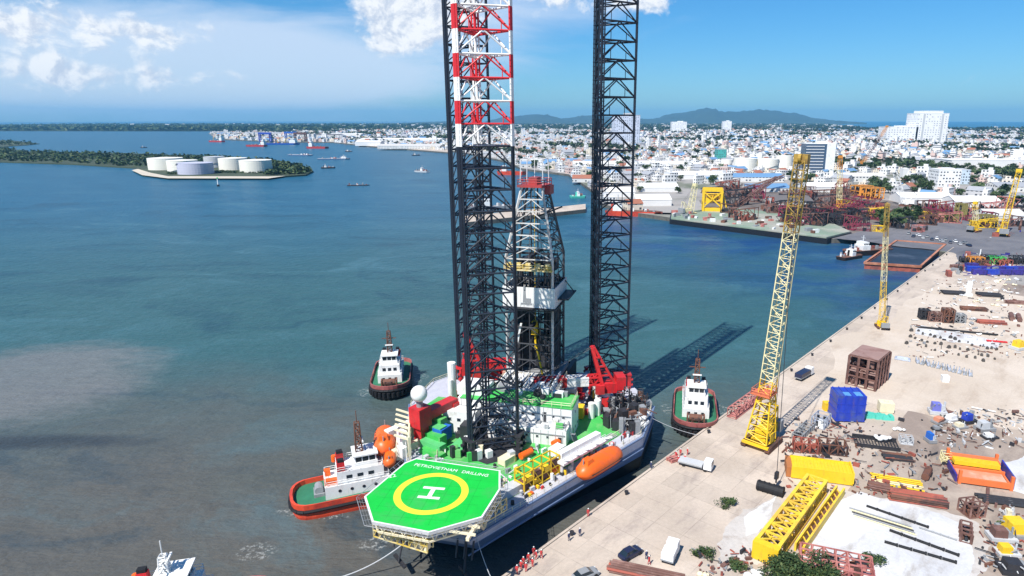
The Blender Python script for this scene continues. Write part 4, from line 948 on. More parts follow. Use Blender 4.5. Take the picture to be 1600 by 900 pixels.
b = MB(); bz = 13.0; b.box((1.3, 0, bz), (4.2, 4.4, .3)); b.rail([(-.7, -2.1, bz+.3), (3.3, -2.1, bz+.3), (3.3, 2.1, bz+.3), (-.7, 2.1, bz+.3)], 1.1, .07, 0, True); b.build('boom_platform', mat('orange_red_paint', (.60, .16, .07), .5), ct)
crawler_crane('slender yellow crawler crane further along the quay, before the rusty barge', 1378, 512, (W(1378, 512).x-3.6, W(1378, 512).y+.5, ZAT(W(1378, 512), 322)), 1.7, 1.2, 24, QANG+R(30), None, (yellow, pale, rust, gold), True, 9)
ocr = mat('orange_crane_paint', (.66, .27, .04), .5)
def far_crane(label, px, py, tx, ty, dy, w, cols, rz=0., bays=14):
    p = yz(px, py, 3); q = W(tx, ty, 3); y = p.y+dy; v = (ty-CY)/FPX
    z = CAM_H+(-math.sin(PITCH)-v*math.cos(PITCH))/(math.cos(PITCH)-v*math.sin(PITCH))*y; dep = y*math.cos(PITCH)-(z-CAM_H)*math.sin(PITCH); x = (tx-CX)/FPX*dep
    return crawler_crane(label, px, py, (x, y, z), w, w*.8, bays, rz, None, cols, True, 3)
far_crane('yellow crawler crane at the right end of the service road', 1566, 368, 1592, 268, 4, 3.2, (yellow, yellow, rust), R(60))
far_crane('white boom crane leaning left above the rusty heaps of the shipyard', 1416, 322, 1398, 268, 5, 3.6, (white, white, rust), R(140), 12)
far_crane('orange crawler crane with an upright yellow boom amid the shipyard steel', 1312, 334, 1313, 246, 3, 3.0, (ocr, pale, rust), R(100))
far_crane('brown crane with a long boom leaning right, beyond the shipyard before the white tower', 1346, 258, 1386, 198, 20, 4.0, (ocr, rust, rust), R(20), 16)
far_crane('pale yellow crane on the shipyard quay beside the square yellow frame', 1076, 336, 1086, 290, 3, 3.6, (pale, pale, rust), R(30), 10)
far_crane('dull yellow crane left of the service road, by the olive machinery', 1522, 362, 1524, 318, 2, 2.6, (yellow, pale, rust), R(30), 9)

# vehicles
def car(name, label, px, py, rz, m, kind='car', L_=4.5, cat='car', m2=None):
    p = yz(px, py, 3.034); t = thing(name, label, cat, p, rz); Wd = 1.85
    if kind == 'car':
        def sec(x, z0, z1, k): return [(x, -Wd/2*k, z0), (x, Wd/2*k, z0), (x, Wd/2*k, z1*.8), (x, Wd/2*k*.93, z1), (x, -Wd/2*k*.93, z1), (x, -Wd/2*k, z1*.8)]
        b = MB(); b.loft([sec(-2.25, .35, .72, .86), sec(-2.1, .25, .92, .96), sec(-1.1, .22, .98, 1), sec(.9, .22, .96, 1), sec(1.9, .25, .82, .96), sec(2.25, .35, .62, .84)]); b.build('body', m, t)
        def cab(x, z, k): return [(x, -Wd/2*k, z), (x, Wd/2*k, z)]
        b = MB(); lo = [(-1.9, -.82), (1.15, -.82), (1.15, .82), (-1.9, .82)]; hi = [(-1.25, -.64), (.35, -.64), (.35, .64), (-1.25, .64)]
        b.prism(hi, .94, 1.46, 0, 0, None, lo); b.build('windows', glass, t); MB().prism(off(hi, 1.02), 1.455, 1.50).build('roof', m, t)
    elif kind == 'pickup':
        b = MB(); b.box((1.75, 0, .45), (1.4, 1.8, .62), 0, 0, .95); b.box((-1.6, 0, .45), (2.6, 1.85, .25), 0, 1)
        for s in (-1, 1): b.box((-1.6, s*.88, .70), (2.6, .1, .42), 0, 1)
        b.box((-2.85, 0, .70), (.1, 1.8, .42), 0, 1); b.build('body', [m, m2 or m], t)
        MB().prism([(-.1, -.72), (.75, -.72), (.75, .72), (-.1, .72)], 1.0, 1.68, 0, 0, None, [(-.35, -.88), (1.2, -.88), (1.2, .88), (-.35, .88)]).build('windows', glass, t)
        MB().box((.32, 0, 1.675), (.9, 1.46, .06)).build('roof', m, t); MB().box((.1, 0, .45), (1.9, 1.84, .56)).build('door', m, t)
    else:
        b = MB(); b.box((L_/2-.9, 0, .6), (1.7, 2.1, 1.9), 0, 0, .92); b.build('cab', m, t)
        MB().box((L_/2-.25, 0, 1.5), (.42, 1.8, .75), 0, 0, .9).build('windscreen', glass, t)
        b = MB(); b.box((-.9, 0, .75), (L_-2.2, 2.2, .25)); b.box((-.9, 0, 1.0), (L_-2.3, 2.1, 1.2 if kind == 'truck' else .3), 0, 1); b.build('load_bed', [grey, m2 or m], t)
    wx = L_*.31
    for x in (-wx, wx):
        for s in (-1, 1): MB().tube((x, s*.78, .36), (x, s*.98, .36), .36, 12).build('wheel', black, t)
    for s in (-1, 1): MB().box((L_/2-.12, s*.62, .60), (.2, .3, .16)).build('headlight', lgrey, t)
    return t
carb = mat('dark_blue_car_paint', (.02, .025, .06), .3, var=.05); carw = mat('white_car_paint', (.80, .80, .80), .35, var=.05)
car('parked_car', 'dark blue car parked on the quay near the bottom edge', 985, 868, R(38), carb)
car('parked_van', 'white van with open dark doors parked right of the dark blue car', 1047, 872, R(65), carw, 'truck', 4.8, 'van', carw)
car('parked_truck', 'dark blue and white truck standing on the quay beyond the tall crane', 1256, 590, QANG-R(6), carw, 'truck', 8.0, 'truck', carb)
car('flatbed_truck', 'pale grey flatbed truck on the quay opposite the rig stern', 1086, 730, R(-28), carw, 'flat', 7.5, 'truck', lgrey)
car('parked_car', 'grey car half cut by the bottom edge left of the white van', 915, 902, R(30), grey)

# people: one continuous body each
def person_mesh(name, pose, m):
    J = {'hip': (0, 0, .93), 'chest': (0, 0, 1.28), 'neck': (0, 0, 1.47), 'head': (.02, 0, 1.60), 'crown': (.02, 0, 1.72)}
    rad = {'hip': .15, 'chest': .17, 'neck': .065, 'head': .10, 'crown': .08}; ed = [('hip', 'chest'), ('chest', 'neck'), ('neck', 'head'), ('head', 'crown')]
    for s, n in ((-1, 'r'), (1, 'l')):
        st = pose*s*.16
        J.update({'th'+n: (0, s*.10, .86), 'kn'+n: (st*.6+.03, s*.11, .49), 'an'+n: (st, s*.11, .08), 'to'+n: (st+.17, s*.12, .04),
                  'sh'+n: (0, s*.19, 1.40), 'el'+n: (-st*.8-.04, s*.26, 1.13), 'wr'+n: (-st+.10, s*.27, .90), 'ha'+n: (-st+.14, s*.26, .80)})
        rad.update({'th'+n: .105, 'kn'+n: .07, 'an'+n: .055, 'to'+n: .045, 'sh'+n: .075, 'el'+n: .05, 'wr'+n: .038, 'ha'+n: .04})
        ed += [('hip', 'th'+n), ('th'+n, 'kn'+n), ('kn'+n, 'an'+n), ('an'+n, 'to'+n), ('chest', 'sh'+n), ('sh'+n, 'el'+n), ('el'+n, 'wr'+n), ('wr'+n, 'ha'+n)]
    ks = list(J); me = bpy.data.meshes.new(name); me.from_pydata([J[k] for k in ks], [(ks.index(a), ks.index(b)) for a, b in ed], [])
    ob = bpy.data.objects.new(name+'_src', me); COL.objects.link(ob); md = ob.modifiers.new('s', 'SKIN'); sv = me.skin_vertices[0].data
    for i, k in enumerate(ks): sv[i].radius = (rad[k], rad[k]); sv[i].use_root = (k == 'hip')
    ob.modifiers.new('d', 'SUBSURF').levels = 1
    dg = bpy.context.evaluated_depsgraph_get(); out = bpy.data.meshes.new_from_object(ob.evaluated_get(dg)); bpy.data.objects.remove(ob)
    out.name = name; out.materials.clear(); out.materials.append(m); out.materials.append(skin); out.materials.append(black)
    for p in out.polygons:
        c = p.center; p.material_index = 1 if (c.z > 1.49 or (abs(c.y) > .2 and c.z < .87 and c.z > .7)) else 2 if c.z < .10 else 0; p.use_smooth = True
    return out
PM = [person_mesh('person_body', 0., coverall), person_mesh('person_body', 1., coverall), person_mesh('person_body', .6, navyc)]
hel = MB(); hel.ball((.02, 0, 1.69), .135, 10, 8, .8); helm = hel.v, hel.f, hel.mi
def person(label, px, py, rz, k, group=None, hm=white):
    o = bpy.data.objects.new('person', PM[k]); COL.objects.link(o); o.location = yz(px, py, 3.034); o.rotation_euler.z = rz; tag(o, label, 'person', group)
    b = MB(); b.v, b.f, b.mi = helm; b.build('helmet', hm, o, smooth=True); return o
gp = random.Random(4)
for px, py in ((818, 884), (826, 878), (832, 886), (838, 874), (822, 893), (808, 897), (834, 868), (846, 872), (814, 890)):
    person('worker in red among the line handlers at the bottom of the quay edge', px, py, gp.uniform(0, 6.28), gp.choice((0, 1)), 'line handlers in red at the quay edge')
for px, py, lab in ((889, 845, 'worker in dark clothes walking along the quay edge behind the line handlers'), (906, 838, 'worker in a red coverall walking along the quay edge ahead of a dark clad one'),
                    (919, 807, 'worker in a red coverall standing alone at the quay edge below the hull'), (1017, 733, 'worker standing by the quay edge near the stern of the rig'), (1010, 874, 'worker in a red coverall between the dark blue car and the white van'), (1014, 882, 'worker in a red coverall just in front of the white van')):
    person(lab, px, py, gp.uniform(0, 6.28), 2 if 'dark' in lab or 'stern' in lab else gp.choice((0, 1)))
for px, py in ((1056, 716), (1063, 712), (1070, 722), (1060, 724), (1074, 711)):
    person('rigger in a red coverall working beside the pale grey flatbed truck', px, py, gp.uniform(0, 6.28), gp.choice((0, 1)), 'riggers by the flatbed truck')
def heap_bars(name, label, cat, px, py, rz, n, Lb, r, m, spread=1.6, group=None, layers=2, mat2=None, z=3.03, pname='pipe'):
    """a stack of pipes or bars: every bar a part of the stack"""
    t = thing(name, label, cat, yz(px, py, z), rz, group); g = random.Random(int(px*3+py)); per = max(1, math.ceil(n/layers)); 
    for k in range(n):
        y = (k % per-per/2)*2.05*r*spread; zz = r+(k//per)*r*1.9; dx = g.uniform(-.04, .04)*Lb; b = MB()
        b.tube((-Lb/2+dx, y, zz), (Lb/2+dx, y+g.uniform(-.3, .3)*r, zz), r, 8); b.build(pname, mat2 if (mat2 and g.random() < .35) else m, t)
    if layers > 1 or spread > 1.2:
        for x in (-.3, .3):
            b = MB(); b.box((x*Lb, 0, 0), (.2, per*2.05*r*spread, .02+r*.2)); b.build('dunnage', wood, t)
    return t
heap_bars('red_bollard_pile', 'small heap of red hoses and drums on the quay beside the flatbed truck', 'hose heap', 1052, 718, R(30), 6, 3., .22, pink, 1.5, None, 2)
# pink boom section lying along the quay edge
p = yz(1166, 636); t = thing('crane_boom_section', 'faded red lattice crane boom lying along the quay edge left of the tall crane', 'crane part', p, QANG)
b = MB(); b.lattice((-8.5, 0, 1.25), (7.5, 0, 1.25), 2.3, 2.3, 8, .17, .10, 0, 0, (0, 0, 1)); b.box((0, 0, .1), (15.5, 1.9, .2)); b.build('lattice', pink, t); b = MB(); b.box((8.4, 0, .3), (1.8, 1.8, 1.8), 0, 0, .6); b.build('foot', rustred, t)

def frame_box(name, label, cat, px, py, rz, size, m, m2=None, panels=None, n=(3, 2, 2), group=None, r=.22, seed=1, fill=.3):
    """open steel module: columns, decks, braces"""
    t = thing(name, label, cat, yz(px, py), rz, group); lx, ly, lz = size; g = random.Random(seed)
    b = MB(); nx, ny, nz = n
    X = [-lx/2+lx*i/nx for i in range(nx+1)]; Y = [-ly/2+ly*i/ny for i in range(ny+1)]; Z = [lz*i/nz for i in range(nz+1)]
    for x in X:
        for y in Y: b.bar((x, y, 0), (x, y, lz), r*1.6)
    for z in Z:
        for x in X: b.bar((x, Y[0], z+.03), (x, Y[-1], z+.03), r)
        for y in Y: b.bar((X[0], y, z+.06), (X[-1], y, z+.06), r)
    for i in range(nx):
        for k in range(nz):
            for y in (Y[0], Y[-1]): b.bar((X[i], y, Z[k]), (X[i+1], y, Z[k+1]), r*.8) if (i+k) % 2 else b.bar((X[i+1], y, Z[k]), (X[i], y, Z[k+1]), r*.8)
    b.build('frame', m, t)
    if panels:
        for z in panels: b = MB(); b.box((0, 0, lz*z-.1), (lx*.97, ly*.97, .14)); b.build('deck_plate', m2 or m, t)
    if fill:
        for k in range(int(24*fill*2)):
            b = MB(); c = (g.uniform(-.42, .42)*lx, g.uniform(-.42, .42)*ly, g.choice(Z[:-1])+.15)
            if g.random() < .5: b.box(c, (g.uniform(.08, .2)*lx, g.uniform(.1, .25)*ly, lz/nz*g.uniform(.3, .8)))
            else: b.tube(c, (c[0]+g.uniform(-.3, .3)*lx*.5, c[1]+g.uniform(-.1, .1)*ly, c[2]+g.uniform(0, .6)*lz/nz), r*1.4, 7)
            b.build('equipment', g.choice((m, dark, m2 or m)), t)
    return t
brownm = mat('brown_primer_steel', (.15, .075, .06), .75, col2=(.26, .15, .125), scale=.4, var=.3); brownt = mat('faded_brown_plate', (.30, .19, .165), .8, col2=(.22, .12, .10), scale=.3)
frame_box('steel_module', 'tall brown open steel module with a flat plated roof, standing alone on the quay', 'steel module', 1354, 597, QANG-R(2), (10.5, 7.6, 8.6), brownm, brownt, (1.045, .5), (4, 3, 3), None, .32, 5, .9)
# blue tank module
p = yz(1321, 652); t = thing('blue_module', 'large bright blue plated steel block with two white patches, left of the green tarpaulin', 'steel block', p, R(-4))
b = MB(); b.box((0, 0, .3), (6.8, 5.6, 6.6)); 
for k in range(5): b.box((-2.9+k*1.45, 0, .2), (.22, 5.8, 6.85))
for z in (.3, 2.5, 4.7): b.box((0, 0, z), (7.05, 5.75, .22))
b.build('plating', blue, t); MB().box((-1.0, -1.6, 6.94), (1.5, 2.0, .12)).build('white_patch', skyblue, t); MB().box((1.7, -1.5, 6.94), (1.6, 2.2, .12)).build('white_patch', skyblue, t)
b = MB(); b.box((-2.4, 4.2, 0), (3, 1.8, 2.2)); tag(b.build('yellow_power_pack', yellow, None, p, 0), 'small yellow power pack between the blue block and the brown module', 'power pack')
b = MB(); b.box((0, 0, .3), (3.4, 2.6, 2.4)); b.box((0, 0, 0), (3.0, 2.4, .3)); b.tube((0, 0, 2.7), (0, 0, 3.0), .5, 12); tag(b.build('white_tank_box', cream, None, yz(1383, 643), R(-12)), 'white cube tank alone on the ground right of the blue block', 'tank')
b = MB(); g = random.Random(3)
for k in range(10): b.box((-4+k*.85, g.uniform(-.25, .25), 0), (1.0, 2.2, g.uniform(.6, 1.1)), g.uniform(-.1, .1), 0, .85)
tag(b.build('tarpaulin_pile', teal, None, yz(1367, 652), R(-14)), 'long low heap under a sea green tarpaulin right of the blue block', 'covered heap')
# pieces around the foot of the tall crane
steelw = mat('galvanised_steel', (.46, .50, .58), .45, metal=.3, var=.3)
frame_box('pump_skid', 'grey and white pump skid left of the blue block', 'pump skid', 1282, 664, QANG, (4.5, 3, 2.6), steelw, white, (.1,), (2, 1, 1), None, .16, 9, .5)
frame_box('lattice_rack', 'low grey lattice frame lying left of the pump skid', 'steel frame', 1256, 676, QANG, (9, 2.2, 1.2), grey, None, None, (6, 1, 1), None, .16, 3, .2)
frame_box('rusty_skid', 'red brown rusty skid behind the yellow girder', 'steel skid', 1258, 703, R(-14), (5, 3, 2.2), rustred, rust, (.1,), (3, 1, 1), None, .2, 4, .5)
frame_box('rusty_skid', 'dark brown rusty skid nearest the right end of the yellow girder', 'steel skid', 1300, 706, R(-14), (5.5, 3.2, 2.4), rust, dark, (.1,), (3, 1, 1), None, .2, 14, .6)
# yellow plated girder and long yellow lattice girder
p = yz(1281, 744); t = thing('yellow_girder', 'wide flat yellow plated girder lying across the end of the long yellow lattice', 'steel girder', p, R(-15))
b = MB(); b.box((0, 0, .25), (11.6, 4.6, 2.3)); 
for k in range(17): b.box((-5.4+k*.68, 0, 2.55), (.12, 4.6, .14))
for s in (-1, 1): b.box((0, s*2.35, .2), (11.9, .2, 2.6))
b.build('box_girder', yellow, t); b = MB(); b.box((-6.3, .4, .1), (1.1, 5.0, 2.2)); b.build('end_frame', mat('rust_orange', (.40, .15, .05), .75), t); b = MB(); b.box((5.9, 0, .6), (.3, 5.2, 2.3)); b.build('end_plate', yellow, t)
A, B = yz(1198, 874, 3), yz(1272, 772, 3); dv = B-A; t = thing('lattice_girder', 'long yellow lattice girder pointing from the plated girder to the bush', 'steel girder', A, math.atan2(dv.y, dv.x)); Lg = dv.length+1
gy = mat('girder_yellow', (.80, .56, .05), .5, col2=(.70, .42, .06), scale=.5)
b = MB(); Wg, Hg, n = 3.6, 3.2, 9
for s in (-1, 1):
    for z in (.4, Hg): b.box((Lg/2, s*Wg/2, z-.25), (Lg, .62, .5))
    for k in range(n):
        x0, x1 = Lg*k/n, Lg*(k+1)/n; b.bar((x0, s*Wg/2, .4), (x1, s*Wg/2, Hg), .28) if k % 2 else b.bar((x0, s*Wg/2, Hg), (x1, s*Wg/2, .4), .28); b.bar((x1, s*Wg/2, .4), (x1, s*Wg/2, Hg), .26)
for k in range(n+1):
    x = Lg*k/n
    for z in (.4, Hg): b.bar((x, -Wg/2, z), (x, Wg/2, z), .3)
    if k < n: b.bar((x, -Wg/2, Hg), (x+Lg/n, Wg/2, Hg), .22); b.bar((x, Wg/2, Hg), (x+Lg/n, -Wg/2, Hg), .22)
b.build('lattice', gy, t); b = MB(); b.box((-.6, 0, .1), (1.4, 4.4, 3.3)); b.build('end_plate', yellow, t)
b = MB(); b.box((Lg*.5, 0, .35), (Lg*.94, 1.0, .12)); b.build('walkway', rust, t)
A, B = yz(1248, 864, 3), yz(1312, 772, 3); dv = B-A; t = thing('track_girder', 'narrow yellow girder lying parallel on the right of the long yellow lattice', 'steel girder', A, math.atan2(dv.y, dv.x)); Lg = dv.length
b = MB(); 
for s in (-.7, .7): b.box((Lg/2, s, .1), (Lg, .35, 1.6))
for k in range(12): b.bar((Lg*k/12, -.7, .9), (Lg*(k+1)/12, .7, .9), .2)
b.build('beams', gy, t); MB().box((Lg/2, 0, .3), (Lg*.96, .7, .5)).build('web', rust, t)
# big black fender
p = yz(1203, 770); t = thing('rubber_fender', 'big black cylindrical rubber fender lying in front of the yellow girder', 'fender', p, R(-33)); b = MB()
b.tube((-2.6, 0, 1.0), (2.6, 0, 1.0), 1.0, 18); b.build('body', black, t, smooth=False); b = MB()
for k in range(6): b.tube((-2.4+k*.95, 0, 1.0), (-2.15+k*.95, 0, 1.0), 1.1, 18)
b.build('tyre_sleeve', black, t)
b = MB(); b.bar((0, 0, .2), (5.5, 0, .2), .3); tag(b.build('steel_beam', rust, None, yz(1222, 708), R(48)), 'thin dark beam lying on the ground at the right crawler of the tall crane', 'steel beam')
# black gratings with white bundles
p = yz(1368, 694); t = thing('grating_stack', 'black open grating platform right below the green tarpaulin', 'grating', p, R(-16)); b = MB()
for k in range(15): b.bar((-4.6+k*.65, -2.2, .5), (-4.6+k*.65, 2.2, .5), .12)
for k in range(8): b.bar((-4.6, -2.2+k*.63, .5), (4.6, -2.2+k*.63, .5), .12)
for s in (-1, 1): b.box((0, s*2.3, 0), (9.4, .2, .9))
b.build('grating', dark, t)
def bundle(name, label, px, py, n, m, rz=0., s=1., group=None, cat='bundle', z=3.03):
    g = random.Random(int(px*7+py)); b = MB()
    for k in range(n):
        c = (g.uniform(-1.5, 1.5)*s, g.uniform(-.7, .7)*s, g.uniform(.25, .6)*s); b.ball(c, g.uniform(.45, .8)*s, 8, 6, .75)
    return tag(b.build(name, m, None, yz(px, py, z), rz, True), label, cat, group)
bundle('white_sack_heap', 'heap of white sacks dumped on the black grating platform', 1378, 686, 9, white, R(-20), 1., None, 'sack heap', 3.7)
bundle('white_sack_heap', 'small heap of white sacks right behind the black grating platform', 1404, 672, 5, white, R(-20), .8, None, 'sack heap')
frame_box('cage', 'small grey wire cage at the right end of the black grating platform', 'cage', 1415, 692, R(-16), (2.6, 2, 1.6), lgrey, None, (.1,), (2, 2, 1), None, .1, 2, .2)
heap_bars('angle_iron_pile', 'dark heap of steel angles lying below the black grating platform', 'steel pile', 1402, 715, R(-14), 12, 6.0, .16, dark, 1.6, None, 2, rust, pname='angle_iron')
heap_bars('yellow_beam_stack', 'stack of thin yellow beams beside the brown heap at the top of the white slab', 'beam stack', 1400, 757, R(-20), 9, 9.5, .17, yellow, 2.2, None, 1, pale, pname='beam')
heap_bars('rusty_pipe', 'single thick brown pipe standing clear right of the yellow beams', 'pipe', 1441, 742, R(52), 1, 4.2, .75, rust, 1., None, 1)
heap_bars('scrap_pile', 'long heap of brown scrap beams along the top edge of the white slab', 'scrap pile', 1432, 780, R(-18), 26, 10.0, .2, rust, 1.1, None, 3, rustred, pname='scrap_beam')
heap_bars('scrap_pile', 'short dark heap of scrap beams left of the yellow beam stack', 'scrap pile', 1372, 764, R(-24), 12, 4.0, .22, rust, 1.1, None, 3, brownm, pname='scrap_beam')
frame_box('rusty_cage', 'brown rusty box frame at the upper right of the white slab', 'steel frame', 1517, 802, R(10), (3.2, 3, 2.4), brownm, rust, (.1,), (2, 2, 1), None, .2, 31, .5)
frame_box('rusty_clamp', 'upright brown clamp frame at the right edge of the white slab', 'steel frame', 1508, 838, R(60), (4.2, 1.6, 1.8), brownm, rust, None, (3, 1, 1), None, .22, 33, .3)
# black pipes laid out on the white slab: each line by itself
for (x0, y0, x1, y1, r, lab) in ((1354, 790, 1452, 824, .22, 'long black pipe laid out at the top of the white slab'), (1390, 828, 1500, 868, .24, 'long black pipe across the middle of the white slab'),
        (1382, 846, 1496, 879, .24, 'lowest long black pipe on the white slab'), (1436, 824, 1496, 844, .14, 'thin grey pipe between the black pipes on the white slab')):
    a, c = yz(x0, y0, 3.05+r), yz(x1, y1, 3.05+r); b = MB(); n = 5
    for k in range(n):
        p0, p1 = a.lerp(c, k/n), a.lerp(c, (k+.97)/n); b.tube(p0-a, p1-a, r, 8); b.tube(p1-a-(c-a).normalized()*.3, p1-a, r*1.35, 8)
    tag(b.build('black_pipe', black if r > .2 else grey, None, a), lab, 'pipe')
for k in range(5):
    a, c = yz(1327+k*2, 793+k*3.2, 3.2), yz(1424+k*2, 823+k*3.2, 3.2); b = MB(); b.tube((0, 0, 0), c-a, .12, 6); tag(b.build('thin_pipe', (grey, pale, dark)[k % 3], None, a), 'thin pipe in the tight row left of the long black pipes on the white slab', 'pipe', 'row of thin pipes on the white slab')
heap_bars('sleeper_line', 'long black line of stacked sleepers running off right beside the orange frame', 'sleeper stack', 1588, 786, R(-15), 4, 13, .35, dark, 1., None, 1)
heap_bars('dark_beam', 'dark brown beam sticking down from the corner of the orange frame', 'beam', 1540, 776, R(55), 1, 6.5, .32, brownm, 1., None, 1)
# orange module with yellow beams
om = mat('faded_orange_paint', (.60, .24, .14), .7, col2=(.66, .36, .26), scale=.4, var=.15); ob_ = mat('deep_orange', (.70, .17, .05), .55)
p = yz(1527, 742); t = thing('orange_module', 'large orange open steel frame carrying bright yellow beams, by the blue panel', 'steel frame', p, R(-17))
b = MB()
for x in (-4.6, -1.6, 1.6, 4.6): b.box((x, 0, .2), (.4, 9.4, .7))
for y in (-4.7, 0, 4.7): b.box((0, y, .3), (9.6, .45, 1.2))
for x in (-4.6, 4.6):
    for y in (-4.7, 4.7): b.box((x, y, 0), (.55, .55, 3.0))
b.box((0, 3.6, 1.5), (9.4, 2.4, .6)); b.build('frame', ob_, t); MB().box((-.2, -2.4, .6), (8.6, 3.9, .5)).build('floor_plate', om, t)
for k in range(4): MB().box((-.2, .5+k*.55, 1.6), (8.4, .32, .9)).build('beam', yellow, t)
MB().box((5.1, -.6, .1), (.25, 7.4, 2.6)).build('side_panel', blue, t); MB().box((-5.1, -1.2, .1), (.3, 6.4, 1.5)).build('side_panel', purple, t)
frame_box('yellow_rack', 'small pale yellow rack standing left of the orange frame', 'rack', 1478, 722, R(-20), (1.8, 2.6, 2), pale, None, (.5,), (1, 2, 2), None, .12, 3, .2)
# mixed machinery on the pale ground
def machine(label, px, py, m, sz, seed, rz=0., cat='machine', name='machine', group=None, ms=None):
    t = thing(name, label, cat, yz(px, py), rz, group); g = random.Random(seed); lx, ly, lz = sz; ms = ms or (grey, lgrey, dark)
    b = MB(); b.box((0, 0, .1), (lx, ly, lz*.28)); b.build('skid', g.choice(ms), t)
    b = MB(); b.box((-lx*.12, 0, lz*.3), (lx*.5, ly*.75, lz*.6), 0, 0, .93); b.build('housing', m, t)
    b = MB(); b.tube((lx*.2, -ly*.3, lz*.55), (lx*.2, ly*.3, lz*.55), lz*.24, 10); b.tube((lx*.36, 0, lz*.2), (lx*.36, 0, lz*1.05), lz*.08, 8); b.build('drum', g.choice(ms), t)
    b = MB()
    for k in range(5): b.tube((g.uniform(-.5, .5)*lx, g.uniform(-.5, .5)*ly, lz*.3), (g.uniform(-.5, .5)*lx, g.uniform(-.5, .5)*ly, lz*g.uniform(.3, 1)), lz*.05, 5)
    b.build('pipework', g.choice(ms), t); return t
vb = mat('violet_paint', (.16, .17, .50), .5)
for k, (px, py, m, sz, lab) in enumerate(((1464, 646, vb, (4, 2.6, 3.2), 'violet blue winch unit at the left end of the machine cluster'), (1468, 660, om, (3.6, 2.2, 1.6), 'low orange machine in front of the violet winch unit'), (1488, 656, white, (4, 2.2, 1.6), 'white low machine in the middle of the machine cluster'),
      (1512, 660, blue, (3.6, 2.4, 2.8), 'bright blue machine in the machine cluster'), (1500, 668, cream, (3, 2, 1.4), 'cream machine in front of the bright blue one'), (1538, 672, lgrey, (4, 2.6, 2.6), 'grey and white machine at the right end of the machine cluster'),
      (1546, 684, white, (3.4, 2, 1.3), 'low white machine in front of the grey one'), (1453, 690, bluec, (1.8, 2.4, 2.6), 'small sky blue pump standing apart before the machine cluster'), (1463, 672, grey, (2, 1.6, 1.2), 'small grey box machine behind the sky blue pump'),
      (1590, 835, yellow, (6, 4, 3.2), 'big yellow machine cut by the right edge'), (1573, 866, yellow, (3.6, 2.2, 2.0), 'yellow wheeled machine near the bottom right corner'), (1564, 842, brownm, (4.4, 2.6, 2.4), 'dark red brown machine left of the big yellow one'),
      (1586, 893, dark, (5, 3, 2.2), 'dark machine in the bottom right corner'), (1576, 808, cream, (1.6, 1.5, 1.8), 'cream cube behind the dark red brown machine'), (1572, 800, rust, (2, 1.6, 1.4), 'small rusty block behind the cream cube'),
      (1593, 545, yellow, (6, 3.4, 3.2), 'olive yellow and black machine at the right edge beyond the pale ground'))):
    machine(lab, px, py, m, sz, 50+k, R(-15+k*37 % 40))
# row of galvanised frames lying on the pale ground
for k in range(11):
    px, py = 1432+k*8.2, 566+k*2.0; a = yz(px, py); b = MB(); g = random.Random(k)
    b.bar((0, -1.6, .2), (0, 1.6, 1.1), .25); b.bar((.7, -1.5, .2), (.7, 1.6, 1.0), .22, 1); b.box((.3, 0, 0), (1.1, 2.6, .3), 0, 1); b.bar((0, 1.5, .1), (0, 1.5, 1.4), .2, 1); b.box((.2, -.4, .3), (.7, 1.0, .5), 0, k % 2)
    tag(b.build('steel_bracket', [steelw, grey], None, a, R(-30+g.uniform(-14, 14))), 'grey galvanised bracket in the single row lying on the pale ground', 'bracket', 'row of galvanised brackets')
p = yz(1410, 562); b = MB(); b.box((0, 0, .1), (4.5, 2.2, .5), 0, 0, .9); b.tube((-1.5, 0, .6), (1.5, 0, .6), .4, 10); tag(b.build('steel_cradle', steelw, None, p, R(-30)), 'pale blue grey cradle at the left end of the row of galvanised brackets', 'cradle')
b = MB(); b.box((0, 0, 0), (1.8, 1.6, 1.7)); b.box((0, 0, 1.7), (1.9, 1.7, .12)); tag(b.build('white_box', white, None, yz(1476, 596), R(-10)), 'white cube box in front of the row of galvanised brackets', 'box')
# rows of support blocks
g = random.Random(12); rows = [(1424, 517, 1560, 548, 15), (1420, 527, 1556, 560, 14), (1418, 536, 1540, 564, 9)]
blk = None
for (x0, y0, x1, y1, n) in rows:
    for k in range(n):
        px, py = x0+(x1-x0)*k/(n-1)+g.uniform(-4, 4), y0+(y1-y0)*k/(n-1)+g.uniform(-2, 2)
        if blk is None:
            b = MB(); b.box((0, 0, 0), (1.1, .9, .9), 0, 0, .85); b.box((0, 0, .9), (.5, .5, .25)); blk = tag(b.build('support_block', mat('dirty_grey_block', (.07, .065, .06), .7, col2=(.16, .13, .11), scale=1.), None, yz(px, py)), 'small dark support block in the scattered rows on the pale ground', 'support block', 'rows of support blocks')
        else: dup(blk, yz(px, py), g.uniform(0, 1.5), None, None, g.uniform(.5, .95))
heap_bars('pipe_line', 'long black pipe lying behind the rows of support blocks', 'pipe', 1498, 518, R(-22), 2, 24, .3, black, 1., None, 1)
heap_bars('red_pipe', 'short red pipe at the right end of the long black pipe', 'pipe', 1556, 534, R(-18), 2, 6, .25, red, 1.2, None, 1)
for k, (px, py, sz, lab) in enumerate(((1443, 498, (3, 3, 3.6), 'dark upright spool leftmost of the brown steel pieces'), (1459, 501, (4, 3, 3.2), 'dark red machinery frame second of the brown steel pieces'), (1479, 503, (3.4, 3, 5), 'tall dark brown frame in the middle of the brown steel pieces'), (1497, 503, (3.6, 3, 3), 'dark grey frame rightmost of the brown steel pieces'))):
    frame_box('machinery_module', lab, 'steel frame', px, py, R(-10), sz, (dark, brownm, rust, grey)[k], dark, (.1,), (2, 2, 2), None, .25, 70+k, .6)
